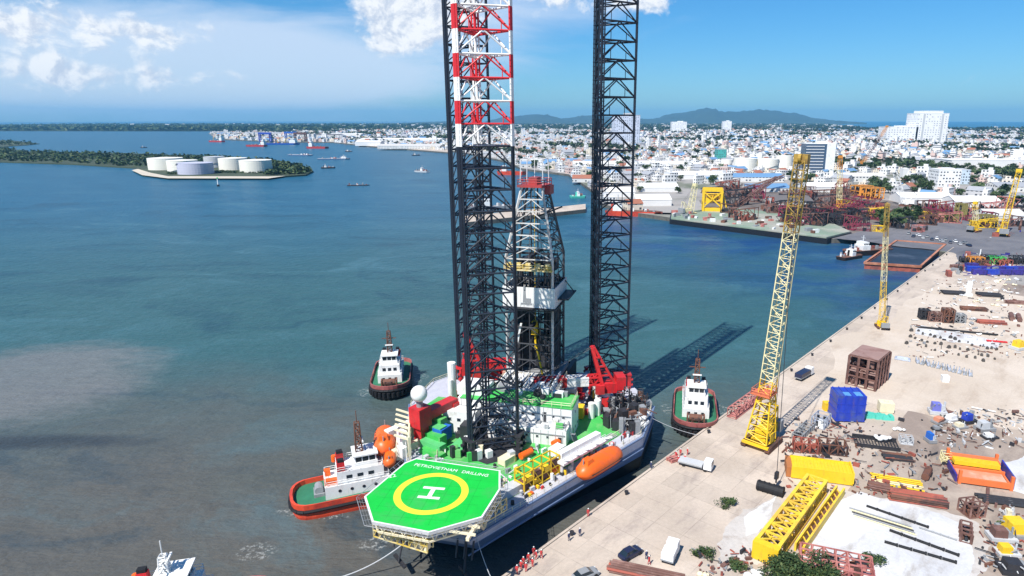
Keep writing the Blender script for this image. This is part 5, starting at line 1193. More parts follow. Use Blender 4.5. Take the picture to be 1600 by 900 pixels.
for k, (px, py, n, m, lab) in enumerate(((1490, 459, 12, dark, 'dark pipe stack left of the white pipes at the far side of the yard'), (1545, 462, 12, dark, 'dark pipe stack right of the white pipes at the far side of the yard'), (1520, 484, 10, rust, 'row of thin brown pipes behind the white covered pipes'), (1580, 498, 2, brownm, 'thick brown pipe lying at the right side of the yard'), (1548, 505, 8, rustred, 'red brown pipes beside the white drums'), (1590, 474, 8, brownm, 'brown pipe stack at the right edge of the yard'))):
    heap_bars('pipe_stack', lab, 'pipe stack', px, py, R(60 if n == 2 else -14), n, 9 if n > 2 else 7, .3 if n > 2 else .9, m, 1.2, None, 2 if n > 2 else 1)
g = random.Random(9)
for k in range(58):
    px, py = g.uniform(1498, 1600), g.uniform(434, 480)
    bundle('white_pipe_bundle', 'bundle of white wrapped fittings among pale rows at the far side of the yard', px, py, 4, (white, lgrey, cream)[k % 3], g.random(), g.uniform(.4, .8), 'white bundles at the far side of the yard')
for k in range(14):
    px, py = 1500+g.uniform(0, 90), 488+g.uniform(0, 42)
    bundle('drum_cluster', 'small cluster of white drums beside the brown pipes on the yard', px, py, 4, (white, grey)[k % 2], g.random(), .7, 'white drums on the yard')
b = MB()
for k in range(4): b.tube((-.6+k*.5, 0, 0), (-.6+k*.5, 0, 6.5), .4, 8); 
b.box((0, 0, 0), (3, 2, 1)); tag(b.build('white_stand', white, None, yz(1512, 462), 0), 'tall white upright stand among the far rows of the yard', 'stand')
# containers and cable drums at the far right
g = random.Random(31)
for k in range(9):
    px, py = 1520+k*9.5, 424+(k % 2)*5
    container('shipping_container', 'violet blue shipping container in the dark row along the service road', yz(px, py), R(-12), (6.1, 2.44, 2.6), purple if k % 3 else blue, 'violet blue containers along the service road')
for k in range(8):
    px, py = 1512+k*11, 410+(k % 3)*2; m = (dark, ocr, rust, dark, green, rustred, grey, dark)[k]
    frame_box('steel_rack', 'open frame of dark and orange steel piled behind the violet blue containers', 'steel frame', px, py, R(g.uniform(-20, 20)), (7, 4, g.uniform(2.5, 4)), m, dark, (.5,), (3, 1, 1), 'frames behind the violet blue containers', .3, 90+k, .5)
for px, py, lab in ((1446, 370, 'row of parked dark cars seen along the service road'),): pass
for k in range(14):
    px, py = 1420+k*7.2, 366+k*1.2+(k % 2)*3
    car('parked_car', 'small parked car in the line along the far side of the service road', px, py, R(70+g.uniform(-20, 20)), (grey, carb, carw, lgrey)[k % 4])['group'] = 'cars parked along the service road'
# bollards along the quay edge and kerb
bol = None
for k in range(22):
    q = QA+QD*(-20+k*17)+QN*1.2
    if bol is None:
        b = MB(); b.tube((0, 0, 0), (0, 0, .55), .28, 10); b.tube((0, 0, .55), (0, 0, .8), .42, 10); bol = tag(b.build('bollard', dark, None, (q.x, q.y, 3.03)), 'squat dark mooring bollard on the quay edge', 'bollard', 'mooring bollards along the quay edge')
    else: dup(bol, (q.x, q.y, 3.03))
a, c = QA+QD*-58, QA+QD*(L+20); b = MB(); b.box((L/2-19, .35, 3.03), (L+78, .5, .16)); tag(b.build('quay_kerb', conc, None, (QA.x, QA.y, 0), QANG), None, None, None, 'structure')
b = None
for k in range(34):
    q = QA+QD*(-30+k*10.5)
    if b is None:
        m_ = MB(); m_.box((0, -.35, 0), (1.0, .5, 2.4)); m_.box((0, -.62, .2), (1.2, .1, 2.0)); b = tag(m_.build('quay_fender', black, None, (q.x, q.y, .5), QANG+math.pi), 'black rubber fender fixed to the face of the quay wall', 'fender', 'fenders on the quay wall')
        b.rotation_euler.z = QANG
    else: dup(b, (q.x, q.y, .5), QANG)
# rusty beams at the bottom
heap_bars('rusty_sheet_pile_stack', 'stack of reddish brown sheet piles at the bottom edge right of the white van', 'pile stack', 1010, 897, R(-18), 10, 12, .22, rustred, 1.3, None, 2, brownm, pname='sheet_pile')
frame_box('rusty_lattice', 'tangle of reddish brown steel lattice at the bottom edge right of the bush', 'steel lattice', 1305, 888, R(-20), (11, 5, 1.8), pink, rust, None, (6, 3, 1), None, .2, 77, .4)
bundle('white_sack_heap', 'white covered heap cut by the bottom edge left of the bush', 1180, 902, 7, white, 0., 1.1, None, 'sack heap')
bundle('white_sack_heap', 'pale sack heap at the bottom edge left of the white covered one', 1095, 899, 5, cream, 0., .7, None, 'sack heap')

# loose scrap and litter on the yard: nobody could count it
def litter(name, label, quads, n, seed, mats, zmax=.9, smax=2.2):
    g = random.Random(seed); b = MB()
    for k in range(n):
        x0, y0, x1, y1 = g.choice(quads); px, py = g.uniform(x0, x1), g.uniform(y0, y1); p = W(px, py, 3.03)
        if (p-QA).dot(QN) < 9: continue
        s = g.random()**2.2; L0 = .25+smax*s
        if g.random() < .45: b.box(p, (L0, .2+L0*.5*g.random(), .1+zmax*g.random()**2), g.random()*3, k % len(mats))
        else:
            a = g.uniform(0, 6.28); z = .12+g.random()*.3; b.tube(p+Vector((0, 0, z)), p+Vector((math.cos(a)*L0*1.6, math.sin(a)*L0*1.6, z+g.uniform(0, .4)*s)), .06+.1*g.random(), 5, None, k % len(mats))
    return tag(b.build(name, mats), label, None, None, 'stuff')
litter('scrap_debris', 'loose steel scrap and litter over the working yard', [(1225, 655, 1345, 730), (1340, 700, 1480, 775), (1225, 655, 1345, 715), (1530, 780, 1600, 900), (1090, 860, 1240, 900), (1225, 655, 1480, 775)], 700, 71, [rust, dark, brownm, grey, dark, rustred], .7, 1.3)
litter('scrap_debris', 'scattered small fittings over the far side of the yard', [(1440, 436, 1600, 500), (1420, 500, 1600, 560), (1470, 640, 1600, 700)], 640, 72, [dark, grey, white, rust, lgrey, brownm], .8, 1.4)
litter('scrap_debris', 'dark scrap and stores over the shipyard ground', [(1300, 330, 1600, 372), (1120, 300, 1340, 345), (1480, 395, 1600, 432), (1220, 330, 1340, 362), (1160, 318, 1300, 350)], 1000, 73, [dark, rust, brownm, grey, rustred, purple, white], 3.5, 6.0)
# ------------------------------------------------------------------ trees, island, port, shipyard and town
def crown(b, c, r, hgt, n, g, m=0, size=.9):
    """leaf clumps through the crown's volume: small bent faces, denser towards a few lobes"""
    lob = [(Vector((g.uniform(-.55, .55)*r, g.uniform(-.55, .55)*r, g.uniform(.15, .9)*hgt)), g.uniform(.35, .6)) for _ in range(9)]
    for k in range(n):
        lc, lr = g.choice(lob); d = Vector((g.gauss(0, 1), g.gauss(0, 1), g.gauss(0, 1))).normalized()*(g.random()**.4)
        p = Vector(c)+lc+Vector((d.x*lr*r, d.y*lr*r, d.z*lr*hgt*.55)); a = Vector((g.gauss(0, 1), g.gauss(0, 1), g.gauss(0, .6))).normalized(); e = a.cross(Vector((g.random(), g.random(), g.random()+.3))).normalized(); s = size*g.uniform(.5, 1.2)
        b.add([p-a*s, p+e*s*.7, p+a*s, p-e*s*.6+Vector((0, 0, -.2*s))], [(0, 1, 2, 3)], m if g.random() < .7 else 1-m)
def tree(label, p, r, hgt, n, seed, group=None, size=.9, name='tree', trunk=True):
    g = random.Random(seed); t = thing(name, label, 'bush' if name == 'bush' else 'tree', p, g.uniform(0, 6), group)
    if trunk:
        b = MB(); b.tube((0, 0, 0), (.1*r, 0, hgt*.5), r*.07, 7, r*.045)
        for k in range(5): a = k*1.3; b.tube((.06*r, 0, hgt*(.25+.05*k)), (math.cos(a)*r*.5, math.sin(a)*r*.5, hgt*.62), r*.035, 5, r*.015)
        b.build('trunk', bark, t)
    b = MB(); crown(b, (0, 0, hgt*.28 if trunk else 0), r, hgt*.66 if trunk else hgt*.8, n, g, 0, size); b.build('crown', [leafm, leaf2], t); return t
tree('large dark green bush at the bottom edge beside the end of the yellow lattice', yz(1240, 905), 5.2, 5.5, 5200, 1, None, .30, 'bush', False)
tree('dark green bush growing between the large bush and the rusty lattice', yz(1280, 902), 3.6, 3.8, 2600, 2, None, .28, 'bush', False)
for k, (px, py, r, h, lab) in enumerate(((1137, 790, 2.2, 1.5, 'low olive weeds on the apron left of the black fender'), (1100, 866, 2.0, 1.2, 'low olive weeds right of the white van'), (1366, 880, 2.2, 1.2, 'dark weeds on the lower edge of the white slab'), (1150, 886, 2.0, 1.2, 'green weeds at the bottom edge left of the large bush'), (1265, 720, 1.6, 1.0, 'green weeds behind the yellow girder'), (1578, 822, 2.0, 1.0, 'green weeds behind the dark red brown machine'))):
    tree(lab, yz(px, py), r, h, 700, 20+k, None, .22, 'bush', False)

# storage tanks
def tank(label, px, py, wpx, hpx, group=None, m=white, zg=2.2):
    p = W(px, py, zg); dep = (p.y*math.cos(PITCH)-(zg-CAM_H)*math.sin(PITCH)); r = wpx*dep/FPX/2; h = hpx*dep/FPX*.74; p = p+Vector((0, r*.9, 0))
    t = thing('storage_tank', label, 'storage tank', p, rnd.random()*6, group); b = MB(); b.tube((0, 0, 0), (0, 0, h), r, 40); 
    for k in range(1, 5): b.tube((0, 0, h*k/5), (0, 0, h*k/5+h*.012), r*1.004, 40)
    b.build('shell', m, t); b = MB(); b.tube((0, 0, h), (0, 0, h+r*.055), r*1.01, 40, r*.12); b.build('roof', lgrey if m is white else m, t)
    b = MB(); n = 26
    for k in range(n):
        a = R(200+170*k/n); b.bar((r*1.03*math.cos(a), r*1.03*math.sin(a), h*k/n), (r*1.03*math.cos(a+.11), r*1.03*math.sin(a+.11), h*(k+1)/n), r*.03)
    b.build('spiral_stair', grey, t)
    return t
tkc = mat('cream_tank_paint', (.80, .77, .68), .5, var=.06); tkg = mat('blue_grey_tank_paint', (.50, .50, .60), .5, var=.08)
tank('large white storage tank furthest left on the tank island', 247, 266, 50, 24, None, tkc); tank('second white storage tank, right behind the grey one on the island', 275, 268, 44, 22, None, tkc)
tank('grey storage tank nearest the shore of the island', 294, 273, 52, 23, None, tkg); tank('narrow white tank at the back of the island between the two groups', 329, 262, 30, 22, None, lgrey)
tank('white storage tank in the middle of the right hand island group', 356, 266, 42, 24, None, tkc); tank('white storage tank nearest the trees at the right of the island', 391, 270, 48, 25, None, tkc)
for k, (px, py, w, h, lab) in enumerate(((1137, 262, 18, 16, 'small white tank leftmost of the town tank row'), (1168, 268, 36, 26, 'white tank second from the left in the town tank row'), (1203, 268, 36, 25, 'white tank third in the town tank row, left of the crane boom head'), (1228, 262, 26, 24, 'white tank right at the tall crane boom head'))):
    tank(lab, px, py, w, h, None, tkc, 3.0)

# buildings
def wallmat(name, col, sx=3.2, sz=3.3, wcol=(.05, .06, .075), frac=.5):
    """painted wall with rows of small windows, placed by the wall's own metres"""
    if name in MATS: return MATS[name]
    m = bpy.data.materials.new(name); m.use_nodes = True; MATS[name] = m; T = NT(m.node_tree); b = m.node_tree.nodes['Principled BSDF']
    tc = T.node('ShaderNodeTexCoord').outputs['Object']; nr = T.node('ShaderNodeNewGeometry').outputs['Normal']; x, y, z = T.xyz(tc); nx, ny, nz = T.xyz(nr)
    u = T.m('ADD', x, T.m('MULTIPLY', y, 1.0)); fu = T.m('FRACT', T.m('DIVIDE', u, sx)); fz = T.m('FRACT', T.m('DIVIDE', T.m('ADD', z, .3), sz))
    a = T.m('MULTIPLY', T.m('GREATER_THAN', fu, 1-frac), T.m('MULTIPLY', T.m('GREATER_THAN', fz, .35), T.m('LESS_THAN', fz, .8)))
    a = T.m('MULTIPLY', a, T.m('LESS_THAN', T.m('ABSOLUTE', nz), .3))
    cell = T.node('ShaderNodeTexWhiteNoise'); T.l.new(T.comb(T.m('FLOOR', T.m('DIVIDE', u, sx)), T.m('FLOOR', T.m('DIVIDE', T.m('ADD', z, .3), sz)), T.m('FLOOR', T.m('MULTIPLY', y, .05))), cell.inputs[0])
    a = T.m('MULTIPLY', a, T.m('GREATER_THAN', cell.outputs[0], .25))
    n = T.noise(tc, .12, 5, .65); k = T.m('ADD', .82, T.m('MULTIPLY', n, .36)); c = T.mix(1., col, T.comb(k, k, k), 'MULTIPLY')
    T.put(b.inputs['Base Color'], T.mix(a, c, wcol)); b.inputs['Roughness'].default_value = .65; return m
WALLS = [wallmat('white_wall', (.76, .75, .73)), wallmat('cream_wall', (.72, .64, .52)), wallmat('grey_wall', (.48, .48, .49)), wallmat('pink_wall', (.66, .48, .42)), wallmat('pale_blue_wall', (.55, .64, .72)), wallmat('offwhite_wall', (.66, .65, .62), 4.0, 3.6)]
ROOFS = [mat('white_roof', (.70, .69, .67), .7, var=.1, scale=.1), mat('terracotta_roof', (.33, .13, .08), .8, var=.25), mat('grey_roof', (.33, .34, .36), .6, var=.15), mat('blue_roof', (.14, .27, .44), .5, var=.15), mat('dark_roof', (.13, .12, .12), .8, var=.2), mat('pale_roof', (.55, .53, .50), .7, var=.15)]
ALLM = WALLS+ROOFS; NW = len(WALLS)
def house_geo(b, c, rz, w, d, h, wm, rm, kind, walls=True, roof=True):
    ca, sa = math.cos(rz), math.sin(rz)
    def pt(x, y, z): return (c[0]+x*ca-y*sa, c[1]+x*sa+y*ca, c[2]+z)
    if kind == 'gable':
        r = min(min(w, d)*.28, 3.6)
        if walls: b.add([pt(x, y, z) for z in (0, h) for x, y in ((-w/2, -d/2), (w/2, -d/2), (w/2, d/2), (-w/2, d/2))]+[pt(-w/2, 0, h+r), pt(w/2, 0, h+r)], [(0, 1, 5, 4), (1, 2, 6, 5), (2, 3, 7, 6), (3, 0, 4, 7), (4, 7, 8), (5, 9, 6)], wm)
        if roof:
            o = .3
            b.add([pt(-w/2-o, -d/2-o, h-.12), pt(w/2+o, -d/2-o, h-.12), pt(w/2+o, 0, h+r+.08), pt(-w/2-o, 0, h+r+.08), pt(w/2+o, d/2+o, h-.12), pt(-w/2-o, d/2+o, h-.12)], [(0, 1, 2, 3), (3, 2, 4, 5)], rm)
    else:
        if walls: b.box(c, (w, d, h), rz, wm)
        if roof:
            b.box((c[0], c[1], c[2]+h), (w+.2, d+.2, .35), rz, rm)
            if kind == 'stair': x, y, z = pt(w*.22, d*.2, h+.35); b.box((x, y, z), (w*.34, d*.36, 2.6), rz, wm)
    return b
# named large buildings
def building(label, px, py, wpx, hpx, m, rm, depth=None, rz=0., name='building', cat='building', extra=None, zg=3.0):
    p = W(px, py, zg); dep = p.y*math.cos(PITCH)-(zg-CAM_H)*math.sin(PITCH); w = wpx*dep/FPX; h = hpx*dep/FPX; d = depth or w*.6
    t = thing(name, label, cat, p+Vector((0, d/2, 0)), rz); MB().box((0, 0, 0), (w, d, h)).build('wall', m, t)
    r = MB(); r.box((0, 0, h), (w*1.01, d*1.01, max(.5, h*.015))); r.box((w*.1, 0, h), (w*.35, d*.5, h*.08)); r.build('roof', rm, t)
    if extra: extra(t, w, d, h)
    return t
towerw = wallmat('white_tower_wall', (.80, .79, .78), 9, 7, (.34, .34, .38), .4)
def two_step(t, w, d, h):
    MB().box((0, -d*.02, h), (w*.62, d*.9, h*.10)).build('penthouse', white, t)
    for k in (-.30, .30): MB().box((w*k, -d/2-.8, 0), (w*.06, 1.4, h)).build('pilaster', lgrey, t)
building('big white tower block, tallest building of the town, before the sea', 1453, 222, 48, 43, towerw, white, 70, 0, 'tower_block', 'tower block', two_step)
building('broad white building adjoining the left side of the big tower block', 1408, 222, 48, 23, towerw, white, 60, 0)
building('pale tower block standing alone in the distance left of the hills centre', 1061, 208, 23, 17, towerw, white, 50, 0, 'tower_block', 'tower block')
building('small white tower block in the distance right of the other pale one', 1136, 205, 13, 15, towerw, white, 40, 0, 'tower_block', 'tower block')
building('pale blue tower block seen through the dark leg', 978, 228, 40, 46, wallmat('blue_grey_tower_wall', (.58, .62, .72), 6, 4), lgrey, 40, R(8), 'tower_block', 'tower block')
def office(t, w, d, h):
    for k in range(9): MB().box((-w*.18, -d/2-.25, h*(.06+k*.105)), (w*.62, .5, h*.035)).build('floor_band', lgrey, t)
    MB().box((w*.36, -.4, 0), (w*.30, d*1.04, h*1.03)).build('stair_core', white, t)
building('dark glass office block with a white stair tower, right of the tall crane boom head', 1280, 270, 44, 44, mat('office_glass', (.05, .09, .15), .2), white, 26, R(-6), 'office_block', 'office block', office)
building('teal green building standing out from the white town', 1127, 252, 15, 18, wallmat('teal_wall', (.06, .36, .32)), ROOFS[2], 18)
building('white office building with pale blue wing right of the tall dark trees', 1482, 296, 34, 30, WALLS[0], white, 22, R(-4)); building('pale blue glass wing beside the white office building', 1503, 288, 22, 22, WALLS[4], lgrey, 16)
building('long low white warehouse at the right edge of the town', 1548, 262, 120, 11, ROOFS[0], ROOFS[0], 50, R(-2), 'warehouse', 'warehouse')
building('narrow white house standing behind the white boom crane', 1414, 281, 9, 17, ROOFS[0], white, 8)
def shed(label, px, py, wpx, hpx, m, rm, depth=40, rz=0., zg=3.0, group=None):
    p = W(px, py, zg); dep = p.y*math.cos(PITCH)-(zg-CAM_H)*math.sin(PITCH); w = wpx*dep/FPX; h = hpx*dep/FPX
    t = thing('warehouse', label, 'warehouse', p+Vector((0, depth/2, 0)), rz, group); b = MB(); house_geo(b, (0, 0, 0), 0, w, depth, h, 0, 0, 'gable', True, False); b.build('wall', m, t)
    b = MB(); house_geo(b, (0, 0, 0), 0, w, depth, h, 0, 0, 'gable', False, True); b.build('roof', rm, t); return t
for px, py, w, h, rm, dp, lab in ((625, 223, 130, 5, 0, 90, 'very long white roofed port shed behind the far quay'), (640, 233, 100, 5, 5, 60, 'long pale warehouse at the water left of the banded leg'), (575, 228, 40, 6, 0, 50, 'white shed at the left end of the long port sheds'), (500, 216, 60, 5, 4, 60, 'dark roofed port shed behind the blue ship'), (415, 213, 70, 5, 2, 60, 'grey roofed port shed behind the red supply ship'), (540, 215, 50, 5, 0, 60, 'white roofed port shed beyond the dark roofed one'),
        (1030, 300, 60, 7, 0, 26, 'white shed just right of the dark leg at the harbour'), (1020, 322, 56, 10, 0, 22, 'large white shed right of the dark leg nearest the water'), (1090, 280, 90, 7, 0, 30, 'long white shed behind the square yellow frame'), (1180, 284, 90, 7, 3, 30, 'shed with a blue roof behind the brown jackets'), (1200, 300, 70, 6, 3, 24, 'pale blue roofed shed left of the tall crane boom'), (1050, 262, 100, 6, 0, 30, 'long white roof before the dark trees of the harbour'),
        (1290, 300, 60, 8, 0, 24, 'white roofed shed right of the tall crane boom'), (1350, 284, 70, 8, 5, 26, 'pale roofed shed amid the trees behind the shipyard'), (1450, 318, 80, 9, 0, 24, 'white shed behind the white boom crane'), (1530, 324, 70, 9, 0, 24, 'white shed left of the far right crane'), (1590, 300, 60, 8, 2, 26, 'grey roofed shed at the right edge of the town'), (930, 262, 70, 6, 0, 30, 'white shed behind the derrick crown'), (915, 285, 40, 6, 1, 20, 'red roofed shed at the inlet left of the dark leg'), (970, 308, 44, 8, 0, 22, 'white dome roofed shed between the dark leg posts'), (1240, 320, 60, 6, 4, 26, 'dark roofed workshop behind the tall crane boom'), (1575, 345, 60, 8, 5, 22, 'pale shed behind the far right crane')):
    shed(lab, px, py, w, h, WALLS[5] if rm else ROOFS[0], ROOFS[rm], dp, R(rnd.uniform(-6, 6)))

# port blue structures
for k, (px, py, m, lab) in enumerate(((415, 221, blue, 'blue gantry structure behind the big blue ship, left one'), (455, 219, seablue, 'blue jack-up leg section standing at the far port quay'), (470, 221, rust, 'brown steel tower at the landward end of the far port'))):
    p = W(px, py, 3); t = thing('port_gantry', lab, 'gantry', p); b = MB()
    for s in (-1, 1): b.lattice((s*18, 0, 0), (s*18, 0, 26), 6, 6, 4, .8, .5, 0)
    b.box((0, 0, 24), (44, 8, 6)); b.build('frame', m, t)

# shipyard quay deck and steel jackets
fd = [W(1046, 350, 0), W(1292, 382, 0), W(1330, 372, 0), W(1285, 350, 0), W(1150, 333, 0), W(1048, 338, 0)]; o0 = fd[0]
t = thing('floating_dock', 'long low floating dock with a weathered green deck along the shipyard', 'floating dock', (o0.x, o0.y, 0)); pl = [(p.x-o0.x, p.y-o0.y) for p in fd]
MB().prism(pl, -1, 3.6).build('hull', hullblack, t); MB().prism(off(pl, .985), 3.61, 4.4).build('deck', mat('weathered_green_deck', (.20, .27, .20), .8, col2=(.33, .32, .27), scale=.05, var=.3), t)
b = MB(); g = random.Random(6)
for k in range(60):
    u, v = g.random(), g.random()*.7+.1; p = (fd[0].lerp(fd[1], u)).lerp(fd[5].lerp(fd[3], u), v)-o0; b.box((p.x, p.y, 4.4), (g.uniform(1, 5), g.uniform(1, 3), g.uniform(.5, 2.4)), g.random(), k % 4)
b.build('deck_cargo', [grey, pink, white, rust], t)
t = thing('yellow_portal_gantry', 'tall square bright yellow steel frame rising from the shipyard quay', 'steel frame', W(1112, 333, 3), R(-10)); dep = 540.; b = MB()
b.box((0, 4, 0), (14, 8, 4)); 
for x in (-7, 7):
    for y in (0, 8): b.box((x, y, 0), (1.7, 1.7, 19))
b.box((0, 0, 17), (15, 1.6, 2.6)); b.box((0, 8, 17), (15, 1.6, 2.6)); b.bar((-7, 0, 5), (7, 0, 17), 1.0); b.bar((7, 0, 5), (-7, 0, 17), 1.0); b.box((-3, 4, 8), (6, 6, 4)); b.lattice((-6, 4, 12), (6, 4, 12), 5, 5, 4, .5, .35); b.bar((7, 4, 20), (12, 4, 2), 1.0); b.build('frame', yellow, t)
def jacket(label, p, rz, sz, m, seed, group, lean=0.):
    g = random.Random(seed); t = thing('steel_jacket', label, 'steel jacket', p, rz, group); b = MB(); lx, ly, lz = sz; n = max(2, int(lx/lz*1.2))
    for k in range(n):
        x0, x1 = lx*(k/n-.5), lx*((k+1)/n-.5); s0, s1 = 1-.35*k/n, 1-.35*(k+1)/n
        for y in (-1, 1):
            for z in (0, 1): b.bar((x0, y*ly/2*s0, .3+z*lz*s0), (x1, y*ly/2*s1, .3+z*lz*s1), lz*.07)
            b.bar((x0, y*ly/2*s0, .3), (x1, y*ly/2*s1, .3+lz*s1), lz*.05); b.bar((x0, y*ly/2*s0, .3), (x0, y*ly/2*s0, .3+lz*s0), lz*.05)
        for z in (0, 1): b.bar((x0, -ly/2*s0, .3+z*lz*s0), (x0, ly/2*s0, .3+z*lz*s0), lz*.05); b.bar((x0, -ly/2*s0, .3+z*lz*s0), (x1, ly/2*s1, .3+z*lz*s1), lz*.04)
    b.build('lattice', m, t)
    for k in range(7): MB().box((g.uniform(-.5, .5)*lx, g.uniform(-.5, .5)*ly, .2), (lx*g.uniform(.05, .16), ly*g.uniform(.1, .3), lz*g.uniform(.15, .6)), g.random()).build('node_block', g.choice((rust, dark, m)), t)
    return t
g = random.Random(17)
jm = [(rust, 'rusty brown'), (brownm, 'brown'), (rustred, 'red brown'), (dark, 'dark'), (pink, 'faded red'), (mat('maroon_steel', (.22, .03, .06), .7), 'maroon'), (ocr, 'orange'), (yellow, 'yellow')]
for k in range(130):
    if k < 50: px, py = g.uniform(1110, 1345), g.uniform(296, 346)
    elif k >= 96: px, py = g.uniform(1215, 1345), g.uniform(328, 366)
    else: px, py = g.uniform(1290, 1600), g.uniform(322, 362)
    if py > 352 and px < 1330: py -= 14
    i = g.choice((0, 0, 1, 1, 2, 3, 3)) if k < 50 else g.choice((0, 3, 3, 3, 1)) if k >= 96 else g.choice((0, 1, 2, 3, 3, 4, 5, 7))
    if 1180 < px < 1340 and k % 5 == 0: i = 5
    sc_ = W(px, py).y/560; m, nm = jm[i]
    jacket('%s steel jacket frame lying in the crowded shipyard beyond the basin' % nm, W(px, py, 4.42 if (py > 330 and px < 1290) else 3.03), g.uniform(0, 3.1), (g.uniform(12, 26)*sc_, g.uniform(6, 11)*sc_, g.uniform(5, 11)*sc_), m, 200+k, '%s steel jackets in the shipyard' % nm)
for k, (x0, y0, x1, y1) in enumerate(((1130, 306, 1222, 287), (1150, 322, 1210, 296))):
    a = W(x0, y0, 3); c = W(x1, y0-6, 3)+Vector((0, 0, 22 if k else 16)); b = MB(); b.lattice((0, 0, 0), c-a, 3.2, 2.2, 16, .35, .2)
    tag(b.build('lattice_boom', brownm, None, a), ('long dark brown lattice boom rising to the right over the shipyard, upper one', 'shorter dark brown lattice boom leaning over the shipyard below the upper one')[k], 'crane boom')
orange_m = [(1345, 306, 'orange steel module standing behind the orange crawler crane'), (1362, 310, 'orange and brown steel module right of the orange crawler crane')]
for px, py, lab in orange_m: frame_box('steel_module', lab, 'steel module', px, py, R(20), (16, 12, 10), ocr, rust, (1., .5), (3, 2, 2), None, .6, int(px), .5)
for k, (px, py, w, h, lab) in enumerate(((1480, 346, 22, 12, 'long olive machine by the service road'), (1500, 338, 8, 20, 'upright olive steel tower left of the dull yellow crane'), (1540, 352, 20, 16, 'olive steel frame right of the dull yellow crane'), (1430, 340, 40, 8, 'dark heap of machine parts behind the service road'))):
    s_ = W(px, py).y/1000; frame_box('olive_module', lab, 'steel frame', px, py, R(5), (w*s_*1.0, 8, h*s_), mat('olive_paint', (.22, .19, .06), .6), dark, (.5,), (3, 2, 2), None, .5, 300+k, .6)

# the town itself: the nearest houses one by one, the rest of the roofs as a mass
def inpoly(x, y, poly):
    c = False; n = len(poly); j = n-1
    for i in range(n):
        if (poly[i][1] > y) != (poly[j][1] > y) and x < (poly[j][0]-poly[i][0])*(y-poly[i][1])/(poly[j][1]-poly[i][1])+poly[i][0]: c = not c
        j = i
    return c
busy = lift([(1030, 352), (1030, 292), (1240, 283), (1380, 296), (1480, 326), (1640, 318), (1760, 420), (1760, 900), (700, 1000), (800, 890), (1480, 395)], 3)
taken = [(o.location.x, o.location.y, 26) for o in COL.objects if o.get('category') in ('warehouse', 'office block', 'building', 'storage tank', 'tower block', 'crane') and o.parent is None]
taken = [(x, y, 34 if y < 1500 else 60) for x, y, _ in taken]
g = random.Random(77); spots = []; trees_ = []
for by in range(0, 130):
    y0 = 470+by*38+ (by**1.62)*.9
    if y0 > 6200: break
    step = 36+y0*.006
    for bx in range(-70, 190):
        x0 = bx*step; px, py = P(x0, y0, 3)
        if px < 250 or px > 1720: continue
        wood_ = math.sin(x0*.006+1.3)*math.sin(y0*.0043+.7)+.5*math.sin(x0*.017+y0*.011)
        for k in range(5):
            x, y = x0+g.uniform(-.5, .5)*step, y0+g.uniform(-.5, .5)*step
            if not inpoly(x, y, land_poly) or inpoly(x, y, busy): continue
            if any(abs(x-a) < r and abs(y-b) < r for a, b, r in taken): continue
            px, py = P(x, y, 3)
            if px < 330 or px > 1700: continue
            green_ = wood_ > .64 or g.random() < .11
            if y > 4300 and g.random() < .4: green_ = True
            (trees_ if green_ else spots).append((x, y))
def clear(lst, d):
    cell = {}; out = []
    for x, y in lst:
        dd = d*(1+y*.00012); c = (int(x//dd), int(y//dd))
        if any(cell.get((c[0]+i, c[1]+j)) and any((x-a)**2+(y-b)**2 < dd*dd for a, b in cell[(c[0]+i, c[1]+j)]) for i in (-1, 0, 1) for j in (-1, 0, 1)): continue
        cell.setdefault(c, []).append((x, y)); out.append((x, y))
    return out
spots = clear(spots, 11.5); trees_ = clear(trees_, 8)
spots.sort(key=lambda s: s[0]**2+s[1]**2); trees_.sort(key=lambda s: s[0]**2+s[1]**2)
infr = [s for s in spots if -20 < P(*s, 3)[0] < 1620]; near = set(infr[:250])
KINDSH = [('white flat roofed house with stair turret', 0, 0, 'stair', 8, 10, 6), ('white flat roofed house, low and wide', 0, 5, 'flat', 13, 10, 5), ('cream house with a terracotta gable roof', 1, 1, 'gable', 11, 9, 5), ('grey walled house with a grey gable roof', 2, 2, 'gable', 16, 10, 5), ('pale house with a blue gable roof', 5, 3, 'gable', 15, 10, 5), ('pink flat roofed town house', 3, 5, 'stair', 7, 11, 7), ('tall narrow white town house', 0, 0, 'stair', 5, 11, 9), ('cream flat roofed town house', 1, 5, 'stair', 8, 11, 6.5)]
protos = []
for lab, wm, rm, kd, w, d, h in KINDSH:
    t = thing('town_house', lab+' in the town beyond the harbour', 'house', (0, 0, 3), 0, lab+' group'); t['group'] = 'town houses: '+lab
    b = MB(); house_geo(b, (0, 0, 0), 0, w, d, h, 0, 1, kd, True, False); b.build('wall', [WALLS[wm], ROOFS[rm]], t)
    b = MB(); house_geo(b, (0, 0, 0), 0, w, d, h, 1, 0, kd, False, True); b.build('roof', [ROOFS[rm], WALLS[wm]], t); protos.append([t, 0])
mass = MB(); ang0 = R(18)
for x, y in spots:
    i = g.choice((0, 0, 0, 1, 1, 2, 3, 4, 5, 6, 6, 7)); rz = ang0+math.sin(x*.002)*.5+g.choice((0, math.pi/2, math.pi))+g.uniform(-.08, .08); s = g.uniform(.8, 1.35)
    if (x, y) in near:
        pr = protos[i]
        if not pr[1]: pr[0].location = (x, y, 3); pr[0].rotation_euler.z = rz; pr[0].scale = (s,)*3; pr[1] = 1
        else: dup(pr[0], (x, y, 3), rz, None, None, s)
    else:
        lab, wm, rm, kd, w, d, h = KINDSH[i]; f = s*(1+max(0, y-1500)*.00022)
        house_geo(mass, (x, y, 3), rz, w*f, d*f, h*s*(1.0 if g.random() < .93 else 2.0), wm, NW+rm, kd)
